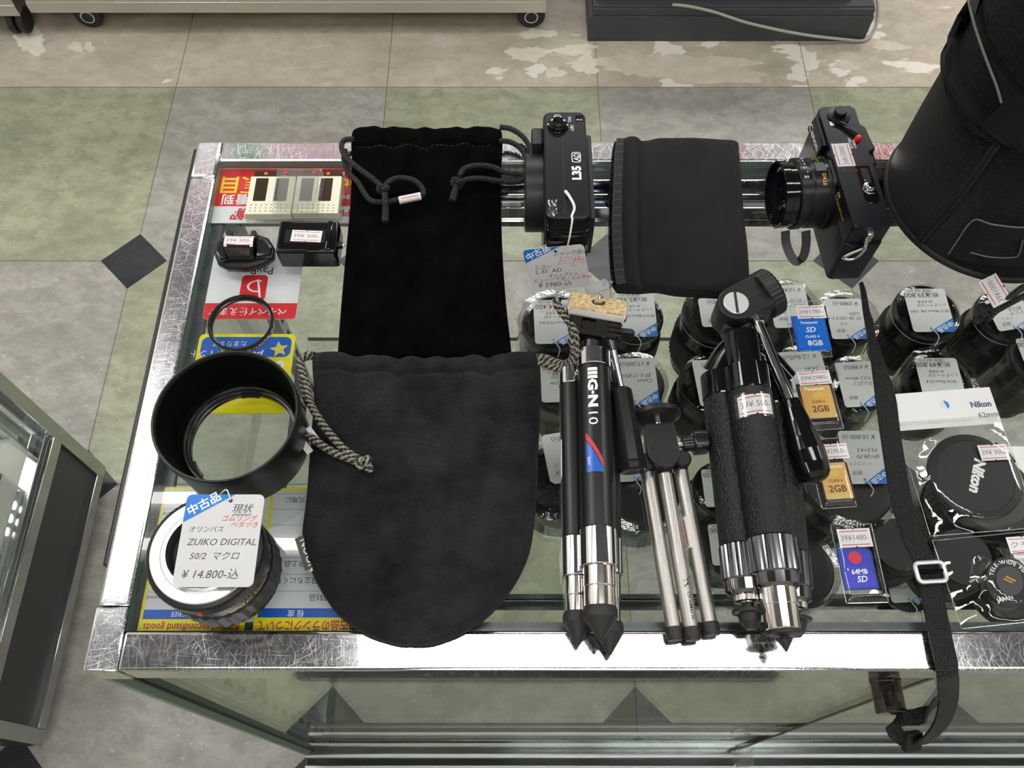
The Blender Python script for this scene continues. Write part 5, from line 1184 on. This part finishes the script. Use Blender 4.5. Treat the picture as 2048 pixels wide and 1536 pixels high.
def bag_patch(m, pts, r0, r1, mat, n=5):
    """a sheet following the wall, filled between an outline and its centre, with thickness"""
    e = [onbag(x, y, r1) for x, y in pts]
    A_ = [(math.atan2(q.y, q.x), q.z) for q in e]; ca = sum(a for a, _ in A_) / len(A_); cz_ = sum(z for _, z in A_) / len(A_)
    P_ = lambda a, z, r_: ((BR_ + r_) * cos(a), (BR_ + r_) * sin(a), z)
    vs = []; N = len(A_)
    for k in range(n + 1):
        f = k / n
        vs += [P_(ca + (a - ca) * f, cz_ + (z - cz_) * f, r1 if k < n else r1 - .4) for a, z in A_]
    vs += [P_(a, z, r0) for a, z in A_]
    fs = [[k * N + i, k * N + (i + 1) % N, (k + 1) * N + (i + 1) % N, (k + 1) * N + i] for k in range(n + 1) for i in range(N)]
    m.add(vs, fs, mat, True)
flap = [(1922, -6), (1900, 40), (1884, 84), (1879, 130), (1886, 170), (1898, 210), (1918, 245), (1942, 264), (1968, 268), (2000, 252), (2030, 232), (2060, 212), (2100, 180), (2130, 120), (2130, 40), (2110, -40), (2040, -60), (1960, -50)]
m = MB(); bag_patch(m, [tuple(p_)[:2] for p_ in cr([(x, y, 0) for x, y in flap], 4, True)], -3, 7, 'bag_nylon', 6); m.build('flap', o)
pt = [(1936, -4), (1912, 30), (1894, 72), (1889, 110), (1892, 155), (1902, 192), (1920, 226), (1945, 246), (1962, 245), (1985, 226), (2003, 206), (1993, 172), (1976, 128), (1960, 84), (1946, 40), (1938, 8)]
m = MB(); bag_patch(m, pt, 5, 9.5, 'bag_leather', 5); m.build('flap_patch', o, 'smooth leather patch with pale piping')
m = MB(); m.tube(cr([onbag(x, y, 9.5) for x, y in ((1936, -2), (1946, 40), (1960, 84), (1976, 128), (1993, 172), (2003, 206))], 5), .9, 'piping_grey', 8)
m.build('patch_piping', o, 'pale grey piping')
lo = [(1946, 441), (1985, 449), (2040, 455), (2080, 452), (2110, 440), (2105, 500), (2085, 528), (2040, 535), (1985, 534), (1940, 527), (1905, 514), (1897, 508), (1912, 486)]
m = MB(); bag_patch(m, lo, -1, 2.5, 'bag_leather', 4); m.build('loop_patch', o, 'leather loop patch with pale piping')
m = MB(); hole = [(1964, 472), (2000, 476), (2045, 478), (2038, 508), (2025, 515), (1980, 514), (1941, 505), (1950, 488)]; bag_patch(m, hole, 2, 3.0, 'bag_nylon', 3); m.build('patch_window', o)
m = MB(); m.tube(cr([onbag(x, y, 2.6) for x, y in ((1897, 508), (1912, 486), (1946, 441), (1985, 449), (2040, 455), (2080, 452))], 5), .7, 'piping_grey', 6); m.build('patch_piping', o, 'pale grey piping')
m = MB(); m.tube(cr([onbag(x, y, 3.0) for x, y in ((1941, 505), (1980, 514), (2025, 515), (2038, 508), (2046, 480))], 5), .6, 'piping_grey', 6); m.build('patch_piping', o, 'pale grey piping')
m = MB()
for d_ in (0, 1): m.tube(cr([onbag(x + d_ * 8, y + d_ * 3, .3) for x, y in ((1834, 484), (1852, 462), (1890, 420), (1925, 378), (1960, 330), (2000, 272), (2040, 226), (2070, 200))], 5), 1.7, 'pouch_trim', 8)
m.build('wall_seam', o)
L = local(b)
m = MB(); m.tube(cr([L(2075, 566, 20), L(2048, 574, 22), L(2025, 590, 20), L(2000, 606, 17), L(1985, 622, 12), L(1968, 632, 7), L(1948, 645, 4)], 6), 2.6, 'cord_black', 10)
m.tube(cr([L(2070, 580, 14), L(2040, 596, 12), L(2010, 612, 10), L(1990, 624, 9), L(1975, 640, 6)], 6), 2.4, 'cord_black', 10); knot(m, L(1972, 622, 10), 4.6, 2.8, 'cord_black', (.3, -.8, .6)); m.build('pull_cord', o)
m = MB(); A0, A1, A2 = L(1988, 616, 20), L(1956, 564, 26), L(2023, 597, 20)
f = frame(A0, A1 - A0, A0 - A2); wd_ = (A1 - A0).length; ht_ = (A2 - A0).length
g = lambda a, c_, d=0: f(a + wd_ / 2, c_ - ht_ / 2, d)
m.box(-wd_ / 2, -ht_ / 2, -.6, wd_ / 2, ht_ / 2, 0, 'sticker', 0, g); sticker(m, g, wd_, ht_, '39¥1000-'); m.quad(-wd_ / 2 - 1, -ht_ / 2 - 1, wd_ / 2 + 1, ht_ / 2 + 1, .4, 'tape', g, 6, 6); m.build('price_sticker', o, 'price sticker folded round the pull cord')

# ---------------------------------------------------------------- memory cards in clear sleeves
def memory_card(label, sl, cd_, stk, price, face, lines, body='black_plastic', seed=1):
    cxy = W(sum(p_[0] for p_ in sl) / 3, sum(p_[1] for p_ in sl) / 3, 0)
    o = thing('memory_card', label, 'memory card', cxy, 'sleeved memory cards'); L = local(cxy)
    fn, wd, ht = quad_frame(L, *cd_, (3, 3, 3)); m = MB()
    m.prism([(0, 0), (wd, 0), (wd, ht - 3), (wd - 3, ht), (0, ht)], -1.9, 0, body, .3, fn); m.prism(rr(wd * .07, ht * .05, wd * .93, ht * .93, 1), -.1, .12, face, 0, fn)
    for (t_, x, y, sz, mt, sh) in lines: m.text(t_, x * wd, y * ht, sz, mt, fn, .2, 0, 'C', .02, sh)
    if face == 'sd_gold': m.quad(wd * .07, ht * .06, wd * .93, ht * .17, .15, 'sd_gold_dark' if False else 'cork_pale', fn)
    if face == 'sd_blue':
        m.poly(circ(wd * .48, ht * .76, 4.4, 24), .16, 'ink_red', fn)
        for k in range(5): m.ring(circ(wd * .48, ht * .76, 6 + k * 1.5, 30), circ(wd * .48, ht * .76, 6.3 + k * 1.5, 30), .14, 'ink_navy', fn)
    m.build('card', o)
    f2, w2, h2 = quad_frame(L, *stk, (3.6, 3.6, 3.6)); m = MB(); sticker(m, lambda a, c_, d=0: f2(a + w2 / 2, c_ + h2 / 2, d), w2, h2, price); m.build('price_sticker', o)
    f3, w3, h3 = quad_frame(L, *sl, (.4, .4, .4))
    cam_film(o, 'clear_sleeve', f3, w3, h3, lambda x, y: 3.4, seed, .8, 22)
    return o
mk('cork_pale', rgb(214, 190, 128), .35, .3)
memory_card('bright blue memory card in clear sleeve priced 1780, topmost of the four', ((1581, 606), (1651, 602), (1592, 718)), ((1586, 632), (1652, 630), (1597, 702)), ((1592, 612), (1649, 610), (1596, 638)), '39¥1780-', 'sd_cyan',
    [('Panasonic', .5, .76, 2.4, 'ink_white', 0), ('SD', .5, .52, 4.6, 'ink_white', .25), ('CLASS 4', .5, .36, 2.2, 'ink_white', 0), ('8GB', .55, .14, 4.6, 'ink_white', 0)], 'sign_blue', 3)
memory_card('gold memory card in clear sleeve lying under the blue one, beside the strap', ((1588, 737), (1659, 733), (1613, 862)), ((1595, 768), (1665, 764), (1610, 842)), ((1593, 745), (1657, 740), (1600, 772)), '39¥2980-', 'sd_gold',
    [('Panasonic', .48, .80, 2.7, 'ink_white', 0), ('SD', .5, .60, 3.8, 'star_yellow', .25), ('CLASS 6', .5, .46, 2, 'sd_gold_dark', 0), ('2GB', .52, .22, 5, 'sd_gold_dark', 0)], seed=5)
memory_card('gold memory card partly under the tip of the long black tripod handle', ((1626, 880), (1692, 876), (1644, 1018)), ((1638, 922), (1700, 918), (1650, 1004)), ((1631, 890), (1692, 886), (1638, 920)), '39¥2980-', 'sd_gold',
    [('Panasonic', .5, .80, 2.7, 'ink_white', 0), ('SD', .5, .60, 3.8, 'star_yellow', .25), ('CLASS 6', .5, .46, 2, 'sd_gold_dark', 0), ('2GB', .5, .22, 5, 'sd_gold_dark', 0)], seed=9)
memory_card('violet blue memory card with red dot priced 1480, nearest the front rail', ((1660, 1050), (1741, 1048), (1692, 1207)), ((1679, 1097), (1745, 1094), (1692, 1180)), ((1671, 1059), (1736, 1056), (1681, 1096)), '39¥1480-', 'sd_blue',
    [('64MB', .52, .36, 3.4, 'ink_white', 0), ('SD', .55, .17, 4.2, 'ink_white', .25)], 'ink_navy', 12)

# ---------------------------------------------------------------- lens cap in a polybag
b = W(1930, 930, 0); o = thing('cap_packet', 'round black lens cap in clear bag with white header card', 'lens cap', b); L = local(b)
fn, wd, ht = quad_frame(L, (1778, 789), (1981, 774), (1860, 1073), (1, 1, 1))
fh_, wh, hh = quad_frame(L, (1778, 789), (1981, 774), (1797, 862), (3, 3, 2))
m = MB(); m.box(0, 0, -.4, wh, hh, 0, 'paper_warm', 0, fh_)
m.text('Nikon', wh * .76, hh * .48, 4.6, 'ink_purple', fh_, .12, 0, 'L', .04, fit=15.5); m.text('62mm', wh * .80, hh * .19, 4.2, 'ink_pencil', fh_, .12, 0, 'L', .01, fit=15)
m.poly(circ(wh * .51, hh * .60, 3.6, 24), .1, 'sign_grey', fh_); m.poly([(wh * .51 + 3.6 * cos(R(a)), hh * .60 + 3.6 * sin(R(a))) for a in range(-60, 100, 10)], .14, 'ink_blue', fh_); m.build('header_card', o)
m = MB(); c0 = L(1944, 957, 1); m.lathe([(.01, 0), (31, 0), (32.2, 1), (32.2, 4.6), (31.4, 5.4), (27, 5.8), (26.6, 5.4), (.01, 5.4)], 'black_plastic', lambda a, c_, d: c0 + V((a, c_, d)), 84)
for a in (R(215), R(35)):
    m.prism([(31 * cos(a + k), 31 * sin(a + k)) for k in (-.3, -.15, 0, .15, .3)] + [(34 * cos(a + k), 34 * sin(a + k)) for k in (.28, .14, 0, -.14, -.28)], 1, 4.4, 'black_semi', .4, lambda p_, q, d: c0 + V((p_, q, d)))
m.text('Nikon', 3, 13.5, 7.6, 'white_metal', lambda a, c_, d=0: c0 + V((a, c_, d + 5.4)), .1, -112, 'L', .05, .12, fit=27); m.build('cap', o)
m = MB(); f2, w2, h2 = quad_frame(L, (1953, 891), (2010, 888), (1964, 922), (8, 8, 8)); sticker(m, lambda a, c_, d=0: f2(a + w2 / 2, c_ + h2 / 2, d), w2, h2, '39¥ 300-'); m.build('price_sticker', o)
def lf(x, y):
    q = fn(x * wd, y * ht) - c0; return 7.0 * max(0, min(1, (40 - sqrt(q.x ** 2 + q.y ** 2)) / 8))
cam_film(o, 'clear_bag', fn, wd, ht * .78, lambda x, y: lf(x, y * .78), 21, 2.4, 30)
m = MB()
for k in range(56): m.box(wd * .02 + k * wd * .96 / 56, ht * .755, 1.0, wd * .02 + k * wd * .96 / 56 + .45, ht * .785, 1.4, 'film_edge', 0, fn)
m.build('crimped_seal', o)
# ---------------------------------------------------------------- finder in a polybag
b = W(1990, 1170, 0); o = thing('viewfinder', 'small black accessory viewfinder in a crumpled clear bag near the front rail', 'viewfinder', b); L = local(b)
fn, wd, ht = quad_frame(L, (1865, 1082), (2090, 1060), (1922, 1258), (.6, .6, .6))
c0 = L(2006, 1166, 1); fF = lambda a, c_, d=0: c0 + V((a * cos(-.5) - c_ * sin(-.5), a * sin(-.5) + c_ * cos(-.5), d))
egg = [((13 + 3.0 * (1 - sin(R(k))) * .5) * cos(R(k)), (16 if k < 180 else 19) * sin(R(k)) + 0) for k in range(0, 360, 8)]
m = MB(); m.prism(egg, 0, 9, 'black_plastic', 1.4, fF); m.build('body', o)
m = MB(); m.prism([(x * .58, y * .58) for x, y in egg], 8.8, 9.5, 'grey_plastic', .3, fF); m.quad(-3, 0, 3.4, 1, 9.6, 'ink_gold', fF); m.quad(-4, -2, 2, -1.2, 9.6, 'ink_gold', fF); m.build('eyepiece', o)
m = MB()
def arc_on(s, r_, a0, size):
    a = R(a0)
    for ch in s:
        if ch == ' ': a -= size * .6 / r_; continue
        vs, fs, l_, h_ = text_mesh(ch, .02, 0); k = size / .72
        m.add([((r_ + p_[1] * k) * cos(a - (p_[0] - l_) * k / r_), (r_ + p_[1] * k) * sin(a - (p_[0] - l_) * k / r_), 9.15) for p_ in vs], fs, 'ink_white', False, fF); a -= ((h_ - l_) * k + size * .2) / r_
arc_on('TELE-WIDE FINDER', 10.6, 196, 2.6); m.text('JAPAN', 1, -15.5, 2.8, 'ink_white', fF, 9.15, 40, 'C', .02); m.build('ring_lettering', o)
m = MB()
for q3 in (((2001, 1077), (2064, 1073), (2022, 1108)), ((2019, 1107), (2080, 1103), (2036, 1138))):
    f2, w2, h2 = quad_frame(L, *q3, (7, 7, 7)); sticker(m, lambda a, c_, d=0: f2(a + w2 / 2, c_ + h2 / 2, d), w2, h2, 'クモリ' if q3[0][0] < 2010 else '39¥1100-')
    m.build('price_sticker', o); m = MB()
def lf2(x, y):
    q = fn(x * wd, y * ht) - c0; return 9.6 * max(0, min(1, (24 - sqrt(q.x ** 2 + q.y ** 2)) / 9))
cam_film(o, 'clear_bag', fn, wd, ht, lf2, 33, 2.4, 36)

# ---------------------------------------------------------------- used lenses on the glass shelf, each with its tag
KS = 506
def shelf_lens(TLp, TRp, BLp, z, r_, hgt, what, label, tlabel, lines, stripe=True, chamfer=False, dx=0, dy=0):
    cx_p, cy_p = (TRp[0] + BLp[0]) / 2 + dx, (TRp[1] + BLp[1]) / 2 + dy
    top = W(cx_p, cy_p, z - 6); b = V((top.x, top.y, KS + .3)); h = top.z - KS - 1
    o = thing('camera_lens', label, 'camera lens', b, 'used lenses on the glass shelf')
    m = MB(); m.lathe([(.01, 0), (r_ * .86, 0), (r_ * .9, 2), (r_ * .9, h * .18), (r_, h * .22)], 'black_semi', None, 44); m.lathe([(r_, h * .62), (r_ * .93, h * .66), (r_ * .93, h * .84), (r_ * .97, h * .86), (r_ * .97, h * .95), (r_ * .9, h * .98)], 'black_semi', None, 44)
    m.lathe([(r_ * .97, h * .875), (r_ * .975, h * .895)], 'white_metal' if what % 3 == 0 else 'black_matte', None, 44); m.build('barrel', o)
    m = MB(); m.lathe([(r_, h * .22), (r_ * 1.03, h * .23), (r_ * 1.03, h * .60), (r_, h * .62)], 'black_rubber', None, 88, True, lambda k: 1 if k % 2 else .97); m.build('grip_ring', o)
    m = MB()
    if what % 2: m.lathe([(r_ * .93, h * .98), (r_ * .93, h), (r_ * .8, h + 1), (r_ * .74, h - 1), (.01, h - 1)], 'lens_wrap', None, 44)
    else: m.lathe([(r_ * .92, h * .97), (r_ * .92, h), (r_ * .8, h + .6), (.01, h + .6)], 'black_plastic', None, 44)
    m.build('lens_cap', o, 'clear cap' if what % 2 else 'black cap')
    if what % 4 != 3:
        m = MB(); rn = random.Random(what); wv = [rn.uniform(-.6, .6) for _ in range(44)]
        m.lathe([(r_ * 1.06, 2), (r_ * 1.10, h * .3), (r_ * 1.07, h * .75), (r_ * 1.09, h + 3), (r_ * .9, h + 4)], 'lens_wrap', None, 44, True, lambda k: 1 + .045 * wv[k % 44]); m.build('plastic_wrap', o)
    tb = W(cx_p - dx, cy_p - dy, z)
    t_ = thing('price_tag', tlabel, 'price tag', tb, 'price tags lying on the shelved lenses'); Lt = local(tb)
    # the tag is read from the far side: its own top left is the lower right seen from here
    TRq = (TRp[0] + BLp[0] - TLp[0], TRp[1] + BLp[1] - TLp[1])
    fn, wd, ht = quad_frame(Lt, TRq, BLp, TRp, (z, z, z))
    price_tag(t_, fn, wd, ht, lines, stripe, 'tag_dim', chamfer, (.57, .92))
    m = MB(); q = fn(wd * .57, ht * .92, .3); m.tube(cr([q, q + V((2, -5, 2)), q + V((6, -11, -1)), q + V((4, -16, -9))], 5), .5, 'white_cord', 5); m.build('string', t_)
def printed(price, tax, name, extra=None):
    ls = [('税込', .18, .10, .11, 'ink_black'), (price, .70, .10, .135, 'ink_black'), ('(税抜 ' + tax + ')', .62, .02, .07, 'ink_pencil'), (name, .5, .50, .075, 'ink_black'), ('レンズ ケース付', .42, .36, .07, 'ink_black'), ('AF 光学系', .55, .28, .06, 'ink_black')]
    if extra: ls.append((extra, .6, .21, .09, 'orange_mark'))
    return ls
def written(price, l1, l2, red=None):
    ls = [('¥ ' + price + '込', .12, .08, .12, 'ink_pencil'), (l1, .12, .46, .10, 'ink_pencil'), (l2, .14, .34, .10, 'ink_pencil'), ('現状', .72, .76, .09, 'ink_pencil')]
    if red: ls.append((red, .62, .60, .08, 'ink_redpen'))
    return ls
lenses = [
 ((1064, 601), (1152, 599), (1068, 688), -200, 36, printed('¥4,400', '¥4,000', '18-55mm F3.5-5.6', 'ジャンク'), 1, 'shelved lens under the printed tag left of the cork topped tripod head', 'printed ¥4,400 tag half hidden by the braided cord and tripod head'),
 ((1226, 587), (1307, 586), (1236, 674), -200, 31, printed('¥5,980', '¥5,437', 'EF-S17-85mm IS USM'), 3, 'wrapped shelved lens below the lower edge of the zip pouch', 'printed ¥5,980 tag right of the cork topped tripod head'),
 ((1078, 724), (1164, 722), (1079, 805), -210, 36, printed('¥4,400', '¥4,000', 'F3.5-5.6 STM', 'ジャンク'), 2, 'shelved lens between the suede pouch and the cork topped tripod', 'printed tag with orange line just right of the suede pouch'),
 ((1224, 718), (1308, 715), (1234, 812), -200, 31, written('17,000', 'Canon', 'EF-S 17-85/4.5'), 4, 'shelved lens behind the black grip of the cork topped tripod', 'handwritten tag with blue corner right of the cork topped tripod handle'),
 ((1079, 872), (1163, 858), (1096, 970), -215, 31, written('6,600', '18-55', '3.5-5.6/1', 'ジャンク'), 5, 'shelved lens beside the left leg of the cork topped tripod', 'handwritten tag with a cut corner left of the cork topped tripod leg'),
 ((1226, 882), (1300, 878), (1240, 964), -215, 31, written('4,000', 'AF', '28-80'), 6, 'shelved lens under the silver mini tripod', 'plain tag peeping out under the black tripod grip'),
 ((1394, 597), (1472, 594), (1402, 654), -185, 38, written('8,800', 'AF', 'レンズ'), 3, 'wide wrapped lens under the corner of the zip pouch', 'tag below the zip pouch left of the slotted screw'),
 ((1381, 722), (1464, 716), (1398, 813), -200, 38, written('7,800', 'MF', '50/1.8'), 7, 'wide wrapped lens left of the leather tripod collar', 'tag partly under the left leg of the leather tripod'),
 ((1531, 571), (1608, 569), (1541, 656), -200, 31, written('10,800', 'ニコン', '35-70'), 4, 'shelved lens behind the toothed knob of the leather tripod', 'handwritten ¥10,800 tag right of the toothed knob'),
 ((1646, 598), (1722, 597), (1662, 678), -200, 32, written('3980-', 'EF 28-105/3.5-4.5', 'USM', 'カビ'), 5, 'shelved lens right of the blue memory card', 'handwritten ¥3980 tag between the blue memory card and the strap'),
 ((1549, 706), (1640, 699), (1578, 802), -200, 31, written('12,800', 'キヤノン', '24-85', 'キズ'), 6, 'shelved lens under the upper gold memory card', 'handwritten tag half under the upper gold memory card'),
 ((1666, 726), (1742, 722), (1689, 815), -205, 30, written('4,980', 'タムロン', 'F/3.5 40mm'), 5, 'shelved lens right of the upper gold memory card', 'handwritten tag with blue corner right of the upper gold memory card'),
 ((1672, 862), (1757, 861), (1690, 968), -195, 41, written('10,800-', 'EF=28-70', 'F3.5=4.5', 'ヘリコイド'), 8, 'thick dark lens on the shelf under the lower gold memory card', 'handwritten ¥10,800 tag with blue corner right of the lower gold card'),
 ((1490, 925), (1572, 923), (1508, 1000), -215, 29, written('5,800', 'AF', '70-210'), 6, 'shelved lens under the middle of the leather tripod', 'tag with blue corner showing right of the leather tripod leg, above another'),
 ((1400, 939), (1480, 937), (1412, 1014), -215, 30, printed('¥7,800', '¥7,091', '35mm F2'), 3, 'shelved lens between the mini tripod and the leather tripod', 'printed tag ending 800, the upper one left of the leather tripod'),
 ((1413, 1049), (1494, 1047), (1423, 1131), -225, 30, printed('¥9,800', '¥8,909', 'F3.5-5.6'), 4, 'nearer shelved lens left of the leather tripod', 'printed tag ending 800, the lower one left of the leather tripod'),
 ((1512, 1030), (1592, 1028), (1525, 1112), -225, 28, printed('¥6,800', '¥6,182', 'AF 50mm'), 6, 'shelved lens under the chrome collars of the leather tripod', 'tag with blue corner right of the leather tripod chrome collar'),
 ((1803, 578), (1888, 577), (1826, 664), -195, 36, printed('¥39,800', '¥36,182', 'EF17-40mm F4L USM'), 3, 'wrapped lens under the printed tag right of the narrow strap', 'printed ¥39,800 tag below the tall lens bag'),
 ((1826, 716), (1912, 716), (1846, 806), -205, 36, printed('¥49,800', '¥45,273', 'EF24-70mm F2.8'), 5, 'shelved lens just behind the white header card', 'printed ¥49,800 tag just above the white header card'),
 ((1966, 602), (2040, 590), (1990, 664), -195, 33, written('9,800', 'マミヤ', '80/2.8', 'クモリ'), 3, 'shelved lens under the price sticker of the lens bag cord', 'handwritten tag under the lens bag cord'),
 ((2028, 678), (2110, 672), (2048, 760), -200, 32, printed('¥29,800', '¥27,091', '70-200mm'), 4, 'large dark lens on the shelf at the right picture edge', 'printed tag at the right picture edge above the header card'),
 ((1767, 1141), (1848, 1137), (1781, 1206), -285, 26, printed('¥9,800', '¥8,909', 'AF-S DX 18-55mm'), 2, 'small shelved lens beside the metal strap buckle', 'printed ¥9,800 tag left of the metal strap buckle')]
for k, (a, c_, e_, z, r_, ls, what, lb, tl) in enumerate(lenses):
    ox, oy, r_ = {4: (-10, 45, 40), 5: (10, 58, 41), 12: (-25, 42, 47), 16: (40, 68, 35)}.get(k, (0, 0, r_))
    shelf_lens(a, c_, e_, z, r_, 0, what, lb, tl, ls, True, k == 4, ox, oy)
for k, (px, py, r_, h, lb) in enumerate([(1985, 985, 46, 80, 'added untagged wide dark lens, to darken the case under the bagged lens cap'), (1925, 1115, 31, 70, 'added untagged dark lens, to darken the case under the bagged viewfinder corner'), (2092, 1140, 38, 80, 'added untagged dark lens, to darken the case under the viewfinder at the picture edge'), (1800, 1090, 30, 60, 'untagged dark lens standing under the strap beside the lens cap bag')]):  # lenses labelled added only darken the case at its right
    q = W(px, py, -294 + h); b = V((q.x, q.y, KS + .3)); o = thing('camera_lens', lb, 'camera lens', b, 'used lenses on the glass shelf')
    MB().lathe([(.01, 0), (r_ * .9, 0), (r_, 3), (r_, h * .3), (r_ * .95, h * .34), (r_ * .95, h * .9), (r_ * .88, h), (.01, h)], 'black_semi', None, 44).build('barrel', o)
    m = MB(); m.lathe([(r_ * .96, h * .4), (r_ * 1.02, h * .42), (r_ * 1.02, h * .8), (r_ * .96, h * .82)], 'black_rubber', None, 80, True, lambda k: 1 if k % 2 else .97); m.build('grip_ring', o)
    m = MB(); m.lathe([(r_ * .86, h), (r_ * .86, h + 1.5), (.01, h + 1.5)], 'black_plastic', None, 44); m.build('lens_cap', o)
